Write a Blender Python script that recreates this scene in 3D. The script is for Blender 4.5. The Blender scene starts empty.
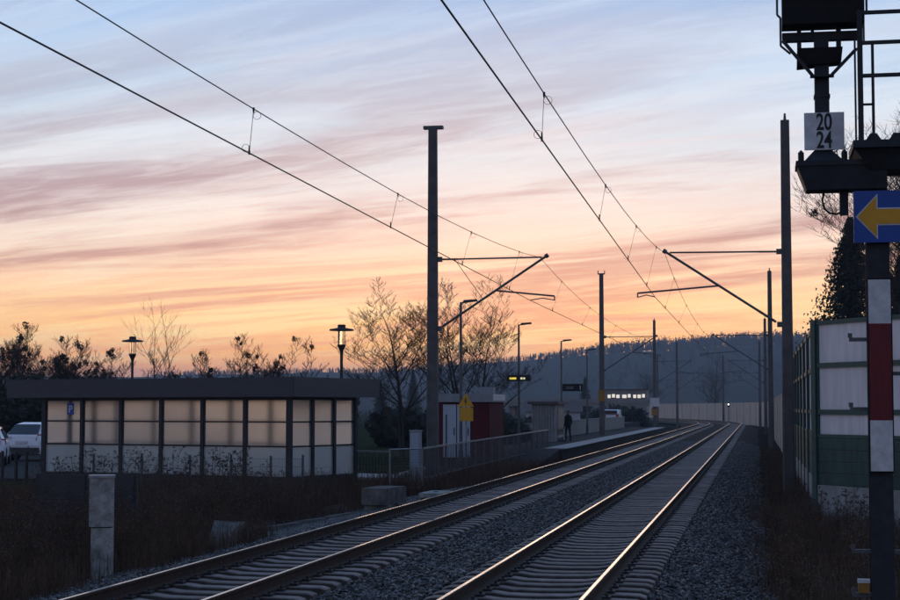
import bpy, math, random
import numpy as np
from mathutils import Vector, Matrix

S = bpy.context.scene
COL = S.collection
PI = math.pi

# ------------------------------------------------------------------ camera
# world frame: Y runs along the right-hand track, X to the right of it, rail top is z = 0
cam_d = bpy.data.cameras.new('camera')
cam = bpy.data.objects.new('camera', cam_d)
COL.objects.link(cam)
cam.location = (2.63, 0.0, 2.06)
cam.rotation_euler = (math.radians(90 + 3.635), 0, math.radians(10.184))
cam_d.sensor_width = 36.0
cam_d.lens = 68.0
cam_d.clip_start = 0.1
cam_d.clip_end = 9000
S.camera = cam

# ------------------------------------------------------------------ world: dusk sky with streaked cloud
def lin(r, g, b, a=1.0):
    def c(u):
        u /= 255.0
        return u / 12.92 if u <= 0.04045 else ((u + 0.055) / 1.055) ** 2.4
    return (c(r), c(g), c(b), a)

def glow(c, k):
    return (c[0] * k, c[1] * k, c[2] * k, 1.0)
SUN_AZ = math.radians(8.0)      # sunset direction, left of +Y
SUN_EL = math.radians(2.5)
W = bpy.data.worlds.new('World')
S.world = W
W.use_nodes = True
wt = W.node_tree
wt.nodes.clear()
def wn(t, **k):
    n = wt.nodes.new(t)
    for a, b in k.items():
        setattr(n, a, b)
    return n
def wl(a, b):
    wt.links.new(a, b)
def wmath(op, a, b=None, c=None, clamp=False):
    n = wn('ShaderNodeMath', operation=op, use_clamp=clamp)
    for i, x in enumerate((a, b, c)):
        if x is None: continue
        if isinstance(x, (int, float)): n.inputs[i].default_value = x
        else: wl(x, n.inputs[i])
    return n.outputs[0]
def wramp(fac, stops, interp='LINEAR'):
    n = wn('ShaderNodeValToRGB')
    cr = n.color_ramp
    cr.interpolation = interp
    while len(cr.elements) > 1: cr.elements.remove(cr.elements[-1])
    cr.elements[0].position = stops[0][0]; cr.elements[0].color = stops[0][1]
    for p, c in stops[1:]:
        e = cr.elements.new(p); e.color = c
    wl(fac, n.inputs[0])
    return n.outputs[0]
def wmix(fac, a, b):
    n = wn('ShaderNodeMix', data_type='RGBA')
    if isinstance(fac, (int, float)): n.inputs[0].default_value = fac
    else: wl(fac, n.inputs[0])
    for s, x in ((6, a), (7, b)):
        if isinstance(x, tuple): n.inputs[s].default_value = x
        else: wl(x, n.inputs[s])
    return n.outputs[2]
tc = wn('ShaderNodeTexCoord')
sep = wn('ShaderNodeSeparateXYZ'); wl(tc.outputs['Generated'], sep.inputs[0])
dx, dy, dz0 = sep.outputs
dz = wmath('MAXIMUM', dz0, 0.0)
west = wramp(dz, [(0.0, glow(lin(248, 146, 80), 1.3)), (0.032, glow(lin(255, 182, 100), 1.3)), (0.052, glow(lin(255, 202, 132), 1.22)), (0.078, glow(lin(252, 214, 176), 1.08)),
                  (0.100, lin(240, 216, 204)), (0.125, lin(222, 220, 223)), (0.155, lin(200, 216, 231)), (0.19, lin(174, 204, 232)),
                  (0.24, lin(144, 182, 226)), (0.34, lin(130, 166, 212)), (0.6, lin(108, 142, 190)), (1.0, lin(92, 122, 170))])
east = wramp(dz, [(0.0, lin(128, 130, 150)), (0.10, lin(148, 140, 160)), (0.25, lin(136, 146, 178)), (0.6, lin(106, 132, 176)), (1.0, lin(92, 122, 170))])
toward = wmath('ADD', wmath('MULTIPLY', dx, -math.sin(SUN_AZ)), wmath('MULTIPLY', dy, math.cos(SUN_AZ)))
mr = wn('ShaderNodeMapRange', interpolation_type='SMOOTHSTEP'); wl(toward, mr.inputs[0])
mr.inputs[1].default_value = -0.6; mr.inputs[2].default_value = 0.85
base = wmix(mr.outputs[0], east, west)
sky = wn('ShaderNodeTexSky', sky_type='NISHITA')
sky.sun_disc = False
sky.sun_elevation = SUN_EL
sky.sun_rotation = -SUN_AZ
sky.air_density = 1.2; sky.dust_density = 2.0
# cloud sheet seen in perspective: direction projected on a high plane
den = wmath('ADD', dz, 0.07)
px_ = wmath('DIVIDE', dx, den); py_ = wmath('DIVIDE', dy, den)
cmb = wn('ShaderNodeCombineXYZ'); wl(px_, cmb.inputs[0]); wl(py_, cmb.inputs[1])
def cloud(rot, sx, sy, scale, detail, rough, dist, off):
    mp = wn('ShaderNodeMapping', vector_type='TEXTURE'); wl(cmb.outputs[0], mp.inputs[0])
    mp.inputs['Rotation'].default_value = (0, 0, math.radians(rot))
    mp.inputs['Scale'].default_value = (1 / sx, 1 / sy, 1)
    mp.inputs['Location'].default_value = off
    n = wn('ShaderNodeTexNoise'); wl(mp.outputs[0], n.inputs['Vector'])
    n.inputs['Scale'].default_value = scale; n.inputs['Detail'].default_value = detail
    n.inputs['Roughness'].default_value = rough; n.inputs['Distortion'].default_value = dist
    return n.outputs[0]
def soft(v, a, b):
    m = wn('ShaderNodeMapRange', interpolation_type='SMOOTHSTEP'); wl(v, m.inputs[0])
    m.inputs[1].default_value = a; m.inputs[2].default_value = b
    return m.outputs[0]
cA = soft(cloud(-24, 0.42, 1.20, 0.66, 12, 0.64, 1.0, (3.1, 0.7, 0)), 0.455, 0.61)
cB = soft(cloud(-18, 0.7, 2.8, 0.9, 12, 0.62, 0.9, (7.4, 2.2, 0)), 0.46, 0.68)
cC = soft(cloud(-30, 0.5, 2.0, 0.8, 10, 0.60, 0.7, (1.2, 5.3, 0)), 0.45, 0.64)
cD = soft(cloud(-22, 1.3, 5.0, 1.9, 10, 0.64, 0.5, (5.2, 9.3, 0)), 0.45, 0.66)
high = soft(dz, 0.13, 0.23)
thin = wmath('MULTIPLY_ADD', high, -0.55, 1.0)
dark_c = wramp(dz, [(0.0, glow(lin(220, 140, 106), 1.2)), (0.045, glow(lin(238, 168, 130), 1.12)), (0.07, lin(214, 158, 140)), (0.10, lin(180, 144, 148)),
                    (0.14, lin(168, 152, 166)), (0.18, lin(166, 168, 188)), (0.24, lin(146, 168, 202)), (0.6, lin(108, 132, 172)), (1.0, lin(92, 116, 158))])
pale_c = wramp(dz, [(0.0, glow(lin(255, 196, 120), 1.3)), (0.05, glow(lin(255, 226, 164), 1.2)), (0.085, lin(253, 230, 206)), (0.13, lin(234, 234, 236)), (0.17, lin(210, 226, 240)),
                    (0.24, lin(182, 208, 238)), (0.6, lin(124, 150, 192)), (1.0, lin(98, 126, 170))])
pink_c = wramp(dz, [(0.0, glow(lin(248, 164, 112), 1.2)), (0.06, glow(lin(248, 186, 148), 1.1)), (0.11, lin(226, 196, 190)), (0.17, lin(208, 204, 216)),
                    (0.3, lin(150, 164, 198)), (1.0, lin(94, 120, 164))])
k = wmix(wmath('MULTIPLY', cC, 0.9), base, pale_c)
k = wmix(wmath('MULTIPLY', wmath('MULTIPLY', cB, 0.55), thin), k, pink_c)
k = wmix(wmath('MULTIPLY', wmath('MULTIPLY', cA, 0.94), thin), k, dark_c)
clouded = wmix(wmath('MULTIPLY', cD, 0.32), k, pale_c)
clouded = wmix(wmath('MULTIPLY_ADD', mr.outputs[0], 0.75, 0.25), base, clouded)
add = wn('ShaderNodeMix', data_type='RGBA', blend_type='ADD'); add.inputs[0].default_value = 0.012
wl(clouded, add.inputs[6]); wl(sky.outputs[0], add.inputs[7])
bg = wn('ShaderNodeBackground'); bg.inputs['Strength'].default_value = 1.16
wl(add.outputs[2], bg.inputs[0])
wo = wn('ShaderNodeOutputWorld'); wl(bg.outputs[0], wo.inputs[0])

# low sun just above the ridge, nearly gone
sd = bpy.data.lights.new('sun', 'SUN'); sd.energy = 0.10; sd.angle = math.radians(12); sd.color = (1.0, 0.66, 0.40)
so = bpy.data.objects.new('sun', sd); COL.objects.link(so)
so.rotation_euler = Vector((-math.sin(SUN_AZ) * math.cos(SUN_EL), math.cos(SUN_AZ) * math.cos(SUN_EL), math.sin(SUN_EL))).to_track_quat('Z', 'Y').to_euler()

S.view_settings.view_transform = 'Standard'
S.view_settings.look = 'None'
S.view_settings.gamma = 1.0
S.view_settings.exposure = 0.0
S.view_settings.use_curve_mapping = False
S.render.engine = 'CYCLES'
S.cycles.use_denoising = True
S.cycles.max_bounces = 8
S.cycles.transmission_bounces = 8
S.cycles.transparent_max_bounces = 8
S.cycles.volume_bounces = 0
S.cycles.sample_clamp_indirect = 4.0

# ------------------------------------------------------------------ materials
MATS = {}
def mat(name, col, rough=0.7, metal=0.0, var=0.25, scale=6.0, bump=0.0, bscale=40.0, spec=0.4, stretch=None, dirt=None, transl=0.0):
    m = bpy.data.materials.new(name); m.use_nodes = True
    t = m.node_tree; b = t.nodes['Principled BSDF']
    c = (col[0], col[1], col[2], 1)
    b.inputs['Roughness'].default_value = rough; b.inputs['Metallic'].default_value = metal
    b.inputs['Specular IOR Level'].default_value = spec
    g = t.nodes.new('ShaderNodeNewGeometry')
    vec = g.outputs['Position']
    if stretch:
        mp = t.nodes.new('ShaderNodeMapping'); mp.inputs['Scale'].default_value = stretch
        t.links.new(vec, mp.inputs[0]); vec = mp.outputs[0]
    n = t.nodes.new('ShaderNodeTexNoise'); n.inputs['Scale'].default_value = scale
    n.inputs['Detail'].default_value = 6; n.inputs['Roughness'].default_value = 0.65
    t.links.new(vec, n.inputs['Vector'])
    r = t.nodes.new('ShaderNodeValToRGB'); cr = r.color_ramp
    d = dirt if dirt else tuple(x * (1 - var) for x in col)
    cr.elements[0].position = 0.32; cr.elements[0].color = (d[0], d[1], d[2], 1)
    cr.elements[1].position = 0.68; cr.elements[1].color = tuple(min(1, x * (1 + var * 0.6)) for x in col) + (1,)
    t.links.new(n.outputs[0], r.inputs[0]); t.links.new(r.outputs[0], b.inputs['Base Color'])
    if bump:
        n2 = t.nodes.new('ShaderNodeTexNoise'); n2.inputs['Scale'].default_value = bscale; n2.inputs['Detail'].default_value = 4
        t.links.new(vec, n2.inputs['Vector'])
        bp = t.nodes.new('ShaderNodeBump'); bp.inputs['Strength'].default_value = bump; bp.inputs['Distance'].default_value = 0.05
        t.links.new(n2.outputs[0], bp.inputs['Height']); t.links.new(bp.outputs[0], b.inputs['Normal'])
    if transl:
        tr = t.nodes.new('ShaderNodeBsdfTranslucent'); t.links.new(r.outputs[0], tr.inputs[0])
        mx = t.nodes.new('ShaderNodeMixShader'); mx.inputs[0].default_value = transl
        t.links.new(b.outputs[0], mx.inputs[1]); t.links.new(tr.outputs[0], mx.inputs[2])
        t.links.new(mx.outputs[0], t.nodes['Material Output'].inputs[0])
    MATS[name] = m
    return m
def emit(name, col, st):
    m = bpy.data.materials.new(name); m.use_nodes = True
    b = m.node_tree.nodes['Principled BSDF']
    b.inputs['Base Color'].default_value = (0.02, 0.02, 0.02, 1)
    b.inputs['Emission Color'].default_value = col + (1,); b.inputs['Emission Strength'].default_value = st
    MATS[name] = m
    return m
def glass(name, col, rough, mixdiff, ior=1.15):
    m = bpy.data.materials.new(name); m.use_nodes = True
    t = m.node_tree; b = t.nodes['Principled BSDF']
    b.inputs['Base Color'].default_value = col + (1,); b.inputs['Roughness'].default_value = rough
    b.inputs['IOR'].default_value = ior; b.inputs['Transmission Weight'].default_value = 1.0
    g = t.nodes.new('ShaderNodeNewGeometry'); n = t.nodes.new('ShaderNodeTexNoise')
    n.inputs['Scale'].default_value = 1.3; n.inputs['Detail'].default_value = 5
    t.links.new(g.outputs['Position'], n.inputs['Vector'])
    r = t.nodes.new('ShaderNodeMapRange'); r.inputs[3].default_value = mixdiff * 0.1; r.inputs[4].default_value = min(0.9, mixdiff * 2.2)
    t.links.new(n.outputs[0], r.inputs[0])
    d = t.nodes.new('ShaderNodeBsdfDiffuse'); d.inputs[0].default_value = (0.72, 0.74, 0.74, 1)
    tr = t.nodes.new('ShaderNodeBsdfTranslucent'); tr.inputs[0].default_value = (0.8, 0.8, 0.78, 1)
    m1 = t.nodes.new('ShaderNodeMixShader'); m1.inputs[0].default_value = 0.5
    t.links.new(d.outputs[0], m1.inputs[1]); t.links.new(tr.outputs[0], m1.inputs[2])
    mx = t.nodes.new('ShaderNodeMixShader'); t.links.new(r.outputs[0], mx.inputs[0])
    t.links.new(b.outputs[0], mx.inputs[1]); t.links.new(m1.outputs[0], mx.inputs[2])
    t.links.new(mx.outputs[0], t.nodes['Material Output'].inputs[0])
    MATS[name] = m
    return m

mat('soil', (0.035, 0.028, 0.022), 0.95, spec=0.0, var=0.5, scale=0.9, bump=0.6, bscale=9)
mat('grass_ground', (0.035, 0.042, 0.020), 0.95, spec=0.0, var=0.5, scale=1.4, bump=0.5, bscale=14)
mat('field', (0.030, 0.034, 0.024), 0.95, spec=0.0, var=0.4, scale=0.03)
mat('ballast', (0.014, 0.0135, 0.014), 0.9, spec=0.1, var=0.65, scale=22, bump=1.0, bscale=26)
mat('stone', (0.030, 0.029, 0.031), 0.42, var=0.65, scale=5, dirt=(0.024, 0.017, 0.014), spec=0.5)
def per_piece(name, lo, hi):
    t = MATS[name].node_tree; b = t.nodes['Principled BSDF']
    src = b.inputs['Base Color'].links[0].from_socket
    g = t.nodes.new('ShaderNodeNewGeometry'); r = t.nodes.new('ShaderNodeMapRange'); r.inputs[3].default_value = lo; r.inputs[4].default_value = hi
    pw = t.nodes.new('ShaderNodeMath'); pw.operation = 'POWER'; pw.inputs[1].default_value = 2.2
    t.links.new(g.outputs['Random Per Island'], pw.inputs[0]); t.links.new(pw.outputs[0], r.inputs[0])
    m = t.nodes.new('ShaderNodeMix'); m.data_type = 'RGBA'; m.blend_type = 'MULTIPLY'; m.inputs[0].default_value = 1.0
    t.links.new(src, m.inputs[6]); t.links.new(r.outputs[0], m.inputs[7]); t.links.new(m.outputs[2], b.inputs['Base Color'])
per_piece('stone', 0.35, 3.2)
mat('sleeper_side', (0.075, 0.062, 0.055), 0.9, var=0.4, scale=7, spec=0.1)  # dust-brown sides, with the shade between sleepers put into the darker colour
mat('dirty_concrete', (0.13, 0.125, 0.115), 0.9, var=0.5, scale=4, bump=0.3, bscale=25, spec=0.1)
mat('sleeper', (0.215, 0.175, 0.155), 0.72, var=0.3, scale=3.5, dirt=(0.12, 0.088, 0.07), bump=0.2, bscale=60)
def per_object(name, lo, hi):
    t = MATS[name].node_tree; b = t.nodes['Principled BSDF']
    src = b.inputs['Base Color'].links[0].from_socket
    g = t.nodes.new('ShaderNodeObjectInfo'); r = t.nodes.new('ShaderNodeMapRange'); r.inputs[3].default_value = lo; r.inputs[4].default_value = hi
    t.links.new(g.outputs['Random'], r.inputs[0])
    m = t.nodes.new('ShaderNodeMix'); m.data_type = 'RGBA'; m.blend_type = 'MULTIPLY'; m.inputs[0].default_value = 1.0
    t.links.new(src, m.inputs[6]); t.links.new(r.outputs[0], m.inputs[7]); t.links.new(m.outputs[2], b.inputs['Base Color'])
per_object('sleeper', 0.72, 1.15)
mat('rail_side', (0.045, 0.026, 0.018), 0.8, var=0.4, scale=8, spec=0.2)
mat('rail_head', (0.70, 0.67, 0.64), 0.20, 1.0, var=0.12, scale=3, stretch=(12, 0.25, 12))
mat('iron', (0.03, 0.028, 0.027), 0.6, 0.3, var=0.4, scale=20)
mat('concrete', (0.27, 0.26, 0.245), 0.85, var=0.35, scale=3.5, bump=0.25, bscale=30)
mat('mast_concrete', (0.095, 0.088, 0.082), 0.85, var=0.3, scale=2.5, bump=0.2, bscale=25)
mat('old_concrete', (0.34, 0.34, 0.32), 0.85, var=0.3, scale=5, bump=0.3, bscale=30, dirt=(0.10, 0.10, 0.09))
mat('galv', (0.28, 0.29, 0.30), 0.5, 0.75, var=0.25, scale=9)
mat('galv_dark', (0.10, 0.11, 0.115), 0.55, 0.6, var=0.3, scale=9)
mat('wire', (0.03, 0.025, 0.022), 0.6, 0.6, var=0.2)
mat('insulator', (0.05, 0.03, 0.025), 0.35, var=0.2, scale=20)
mat('dark_frame', (0.018, 0.02, 0.024), 0.55, var=0.3, scale=6)
mat('fascia', (0.045, 0.048, 0.058), 0.5, var=0.15, scale=2, stretch=(1, 1, 6))
mat('roof_felt', (0.04, 0.04, 0.042), 0.9, var=0.4)
mat('white_film', (0.62, 0.66, 0.66), 0.5, var=0.12, scale=1.2, transl=0.45)
glass('frosted_glass', (1.0, 0.99, 0.98), 0.24, 0.06)
glass('rear_glass', (1.0, 1.0, 0.99), 0.58, 0.12)
glass('film_glass', (0.90, 0.97, 0.97), 0.5, 0.50)
mat('green_steel', (0.018, 0.065, 0.052), 0.5, var=0.25, scale=4, bump=0.05)
mat('green_panel', (0.013, 0.055, 0.046), 0.55, var=0.5, scale=2.2, stretch=(2.5, 2.5, 0.5))
mat('pale_panel', (0.86, 0.82, 0.82), 0.35, var=0.13, scale=1.6, transl=0.58, stretch=(2.5, 2.5, 0.35))
mat('tan_panel', (0.46, 0.38, 0.31), 0.8, var=0.15, scale=0.6)
mat('far_concrete', (0.22, 0.21, 0.20), 0.85, var=0.2, scale=0.6)
mat('signal_black', (0.008, 0.008, 0.009), 0.7, var=0.3, spec=0.2)
mat('signal_steel', (0.026, 0.03, 0.036), 0.6, 0.1, spec=0.25, var=0.35, scale=7)
mat('plate_white', (0.60, 0.61, 0.62), 0.5, var=0.12, scale=8, dirt=(0.42, 0.42, 0.41))
mat('plate_black', (0.01, 0.01, 0.012), 0.6, var=0.1)
mat('sign_blue', (0.006, 0.060, 0.30), 0.45, var=0.08)
mat('sign_yellow', (0.62, 0.30, 0.012), 0.5, var=0.1, scale=8)
mat('dull_yellow', (0.30, 0.15, 0.02), 0.7, var=0.3, scale=4)
mat('sign_red', (0.13, 0.005, 0.010), 0.55, var=0.45, scale=6, stretch=(4, 4, 0.7))
mat('kiosk_red', (0.085, 0.012, 0.016), 0.8, var=0.2, scale=3, spec=0.1)
mat('kiosk_white', (0.36, 0.41, 0.46), 0.45, var=0.08, scale=3)
mat('kiosk_roof', (0.22, 0.235, 0.245), 0.6, var=0.12, scale=3)
mat('cabinet', (0.30, 0.31, 0.32), 0.6, var=0.12, scale=4)
mat('car_white', (0.70, 0.72, 0.76), 0.25, var=0.03, spec=0.6)
mat('car_glass', (0.012, 0.014, 0.018), 0.08, var=0.0, spec=0.8)
mat('tyre', (0.012, 0.012, 0.012), 0.85, var=0.2)
mat('rim', (0.35, 0.35, 0.37), 0.35, 0.9, var=0.1)
mat('tail_red', (0.35, 0.01, 0.012), 0.2, var=0.05)
mat('bark', (0.040, 0.032, 0.026), 0.9, var=0.35, scale=12)
mat('twig', (0.030, 0.022, 0.018), 0.9, var=0.3, scale=9)
mat('pale_twig', (0.050, 0.030, 0.024), 0.9, var=0.3, scale=9)
mat('needle', (0.016, 0.026, 0.014), 0.8, var=0.4, scale=2, transl=0.15)
mat('ivy', (0.020, 0.024, 0.014), 0.8, var=0.4, scale=2, transl=0.15)
mat('far_wood', (0.024, 0.025, 0.020), 0.9, spec=0.0, var=0.4, scale=0.05)
mat('dry_weed', (0.105, 0.064, 0.042), 0.9, spec=0.05, var=0.55, scale=1.6, transl=0.15)
mat('pale_weed', (0.15, 0.11, 0.08), 0.9, spec=0.05, var=0.4, scale=2.2, transl=0.15)
mat('seed_head', (0.028, 0.020, 0.016), 0.9, var=0.4, scale=9)
mat('asphalt', (0.04, 0.04, 0.042), 0.9, spec=0.05, var=0.3, scale=3, bump=0.2, bscale=60)
mat('paving', (0.32, 0.31, 0.30), 0.8, spec=0.1, var=0.15, scale=2, bump=0.1)
mat('plank', (0.045, 0.042, 0.045), 0.8, var=0.35, scale=5, stretch=(1, 1, 8))
mat('cloth_dark', (0.010, 0.010, 0.013), 0.9, var=0.3, scale=12)
mat('skin', (0.30, 0.19, 0.14), 0.6, var=0.05)
mat('hair', (0.012, 0.009, 0.007), 0.7, var=0.2)
mat('house_wall', (0.36, 0.36, 0.37), 0.8, var=0.1, scale=1)
mat('house_roof', (0.09, 0.07, 0.065), 0.8, var=0.2, scale=1.5)
glass('lantern_glass', (1.0, 0.98, 0.94), 0.05, 0.04, 1.05)
emit('lit_window', (1.0, 0.93, 0.84), 0.8)
emit('display_yellow', (1.0, 0.78, 0.10), 0.85)
emit('display_white', (1.0, 0.88, 0.55), 0.8)
emit('white_lamp', (1.0, 0.97, 0.90), 5.0)
M = MATS

# ------------------------------------------------------------------ mesh helpers
class MB:
    def __init__(s):
        s.v = []; s.f = []; s.m = []
    def face(s, pts, mi=0):
        b = len(s.v); s.v += [tuple(p) for p in pts]; s.f.append(tuple(range(b, b + len(pts)))); s.m.append(mi)
    def hexa(s, p, mi=0):      # 4 bottom points ccw + 4 top points
        b = len(s.v); s.v += [tuple(q) for q in p]
        for q in ((3, 2, 1, 0), (4, 5, 6, 7), (0, 1, 5, 4), (1, 2, 6, 5), (2, 3, 7, 6), (3, 0, 4, 7)):
            s.f.append(tuple(b + i for i in q)); s.m.append(mi)
    def box(s, x0, x1, y0, y1, z0, z1, mi=0):
        s.hexa([(x0, y0, z0), (x1, y0, z0), (x1, y1, z0), (x0, y1, z0), (x0, y0, z1), (x1, y0, z1), (x1, y1, z1), (x0, y1, z1)], mi)
        return s
    def bar(s, p, q, w, h, mi=0, up=(0, 0, 1)):     # rectangular bar from p to q
        p = Vector(p); q = Vector(q); d = (q - p).normalized(); u = Vector(up)
        r = d.cross(u)
        if r.length < 1e-4: r = d.cross(Vector((0, 1, 0)))
        r.normalize(); u = r.cross(d).normalized(); r = r * (w / 2); u = u * (h / 2)
        s.hexa([p - r - u, p + r - u, q + r - u, q - r - u, p - r + u, p + r + u, q + r + u, q - r + u], mi)
        return s
    def tube(s, p, q, r0, r1=None, n=6, mi=0, caps=True):
        r1 = r0 if r1 is None else r1
        p = Vector(p); q = Vector(q); d = q - p
        if d.length < 1e-6: return s
        d.normalize()
        a = d.orthogonal().normalized(); c = d.cross(a); b = len(s.v)
        for P, r in ((p, r0), (q, r1)):
            for i in range(n):
                t = 2 * PI * i / n
                s.v.append(tuple(P + a * (r * math.cos(t)) + c * (r * math.sin(t))))
        for i in range(n):
            j = (i + 1) % n
            s.f.append((b + i, b + j, b + n + j, b + n + i)); s.m.append(mi)
        if caps:
            s.f.append(tuple(b + i for i in reversed(range(n)))); s.m.append(mi)
            s.f.append(tuple(b + n + i for i in range(n))); s.m.append(mi)
        return s
    def path(s, pts, r, n=5, mi=0):
        for p, q in zip(pts[:-1], pts[1:]): s.tube(p, q, r, r, n, mi)
        return s
    def prism(s, prof, fn, a, b, mi=0):    # profile of 2d points, fn(u, v, t) -> 3d point, from t = a to b
        n = len(prof); k = len(s.v)
        for t in (a, b):
            for u, v in prof: s.v.append(tuple(fn(u, v, t)))
        for i in range(n):
            j = (i + 1) % n
            s.f.append((k + i, k + j, k + n + j, k + n + i)); s.m.append(mi)
        s.f.append(tuple(k + i for i in reversed(range(n)))); s.m.append(mi)
        s.f.append(tuple(k + n + i for i in range(n))); s.m.append(mi)
        return s
    def lathe(s, prof, c, n=12, mi=0):
        k = len(s.v)
        for r, z in prof:
            for i in range(n):
                t = 2 * PI * i / n
                s.v.append((c[0] + r * math.cos(t), c[1] + r * math.sin(t), c[2] + z))
        for a in range(len(prof) - 1):
            for i in range(n):
                j = (i + 1) % n
                s.f.append((k + a * n + i, k + a * n + j, k + (a + 1) * n + j, k + (a + 1) * n + i)); s.m.append(mi)
        s.f.append(tuple(k + i for i in reversed(range(n)))); s.m.append(mi)
        e = k + (len(prof) - 1) * n
        s.f.append(tuple(e + i for i in range(n))); s.m.append(mi)
        return s

def origin(o):
    v = Vector((0, 0, 0))
    while o is not None:
        v += o.location; o = o.parent
    return v
def link(name, me, mats, parent=None):
    o = bpy.data.objects.new(name, me)
    if isinstance(mats, str): mats = [mats]
    if not me.materials:
        for m in mats: me.materials.append(M[m])
    COL.objects.link(o)
    if parent is not None: o.parent = parent
    return o
def mk(name, mb, mats, parent=None, local=False, smooth=False):
    me = bpy.data.meshes.new(name)
    v = mb.v
    if parent is not None and not local:
        k = origin(parent); v = [(p[0] - k.x, p[1] - k.y, p[2] - k.z) for p in v]
    me.from_pydata(v, [], mb.f)
    me.polygons.foreach_set('material_index', mb.m)
    if smooth: me.polygons.foreach_set('use_smooth', [True] * len(mb.f))
    me.update()
    return link(name, me, mats, parent)
def npmesh(name, V, F, mats, parent=None, smooth=False):    # numpy arrays, all faces with the same corner count
    me = bpy.data.meshes.new(name)
    n, c = F.shape
    me.vertices.add(len(V)); me.vertices.foreach_set('co', V.astype(np.float32).ravel())
    me.loops.add(n * c); me.loops.foreach_set('vertex_index', F.astype(np.int32).ravel())
    me.polygons.add(n); me.polygons.foreach_set('loop_start', np.arange(0, n * c, c, dtype=np.int32))
    me.update(calc_edges=True)
    if smooth: me.polygons.foreach_set('use_smooth', np.ones(n, dtype=bool))
    return link(name, me, mats, parent)
def tag(o, label=None, cat=None, group=None, kind=None):
    if label: o['label'] = label
    if cat: o['category'] = cat
    if group: o['group'] = group
    if kind: o['kind'] = kind
    return o
def thing(name, loc, label, cat, group=None, rz=0.0):
    o = bpy.data.objects.new(name, None); COL.objects.link(o)
    o.empty_display_size = 0.2
    o.location = loc; o.rotation_euler = (0, 0, rz)
    return tag(o, label, cat, group)

rng = np.random.default_rng(20)
random.seed(20)

# ------------------------------------------------------------------ alignment of the line
BEND, RAD = 215.0, 520.0
def along(s, off, z=0.0):     # point at chainage s with lateral offset off (right positive) from the right-hand track
    if s <= BEND: return Vector((off, s, z))
    a = (s - BEND) / RAD
    return Vector((-RAD + (RAD + off) * math.cos(a), BEND + (RAD + off) * math.sin(a), z))
def heading(s):
    return 0.0 if s <= BEND else (s - BEND) / RAD

def hash2(x, y):
    return math.sin(x * 1.3 + y * 0.7) * 0.5 + math.sin(x * 0.37 - y * 1.1 + 1.3) * 0.5
def sstep(a, b, x):
    t = min(1, max(0, (x - a) / (b - a))); return t * t * (3 - 2 * t)
def ground_z(x, y):
    s = y if y < BEND else BEND
    z = -0.62 + 0.42 * sstep(-6.3, -8.6, x) if x < 0 else -0.62 - 0.15 * sstep(3.0, 6.0, x)
    if y > BEND:
        z = -0.75
    return z + 0.04 * hash2(x * 1.7, y * 1.3)

# ground sheet, fine near the camera and reaching past the hills
xs = sorted(set([-4000, -2500, -1500, -900, -500, -300, -200, -140, -100, -80, -65, -50] + [-40 + i * 0.8 for i in range(81)] +
                [26, 30, 36, 45, 60, 90, 140, 220, 400, 800, 1500, 2500, 4000]))
ys = sorted(set([-300, -150, -60, -20, 0] + [8 + i * 0.9 for i in range(75)] + [76 + i * 4 for i in range(36)] + [230, 260, 300, 350, 420, 520, 700, 1000, 1500, 2200, 3200, 4500]))
gm = MB()
for y in ys:
    for x in xs: gm.v.append((x, y, ground_z(x, y)))
nx = len(xs)
for j in range(len(ys) - 1):
    for i in range(nx - 1):
        gm.f.append((j * nx + i, j * nx + i + 1, (j + 1) * nx + i + 1, (j + 1) * nx + i))
        cx_, cy_ = xs[i], ys[j]
        gm.m.append(1 if (cx_ < -8.5 and cy_ > 44) else (2 if cy_ > 230 or abs(cx_) > 80 else 0))
tag(mk('ground', gm, ['soil', 'grass_ground', 'field'], smooth=True), kind='structure')

# ballast bed under both tracks
PROF = [(-7.1, -0.46), (-6.6, -0.40), (-5.95, -0.31), (-5.4, -0.255), (-5.2, -0.335), (-4.0, -0.335), (-2.8, -0.335), (-2.6, -0.245), (-2.0, -0.27), (-1.4, -0.245),
        (-1.2, -0.335), (0, -0.335), (1.2, -0.335), (1.4, -0.245), (1.75, -0.27), (2.2, -0.42), (2.7, -0.60), (3.1, -0.72)]
def ballast_z(x):
    return float(np.interp(x, [p[0] for p in PROF], [p[1] for p in PROF]))
bx = np.linspace(-7.1, 3.1, 69)
st = [-4 + i * 0.25 for i in range(300)] + [71 + i * 2.0 for i in range(73)] + [217 + i * 4 for i in range(60)]
bm_ = MB()
for s in st:
    for x in bx:
        p = along(s, float(x), ballast_z(x))
        bm_.v.append((p.x, p.y, p.z + float(rng.uniform(-0.018, 0.014))))
nb = len(bx)
for j in range(len(st) - 1):
    for i in range(nb - 1):
        bm_.f.append((j * nb + i, j * nb + i + 1, (j + 1) * nb + i + 1, (j + 1) * nb + i)); bm_.m.append(0)
tag(mk('track_bed', bm_, 'ballast'), kind='structure')

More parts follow.
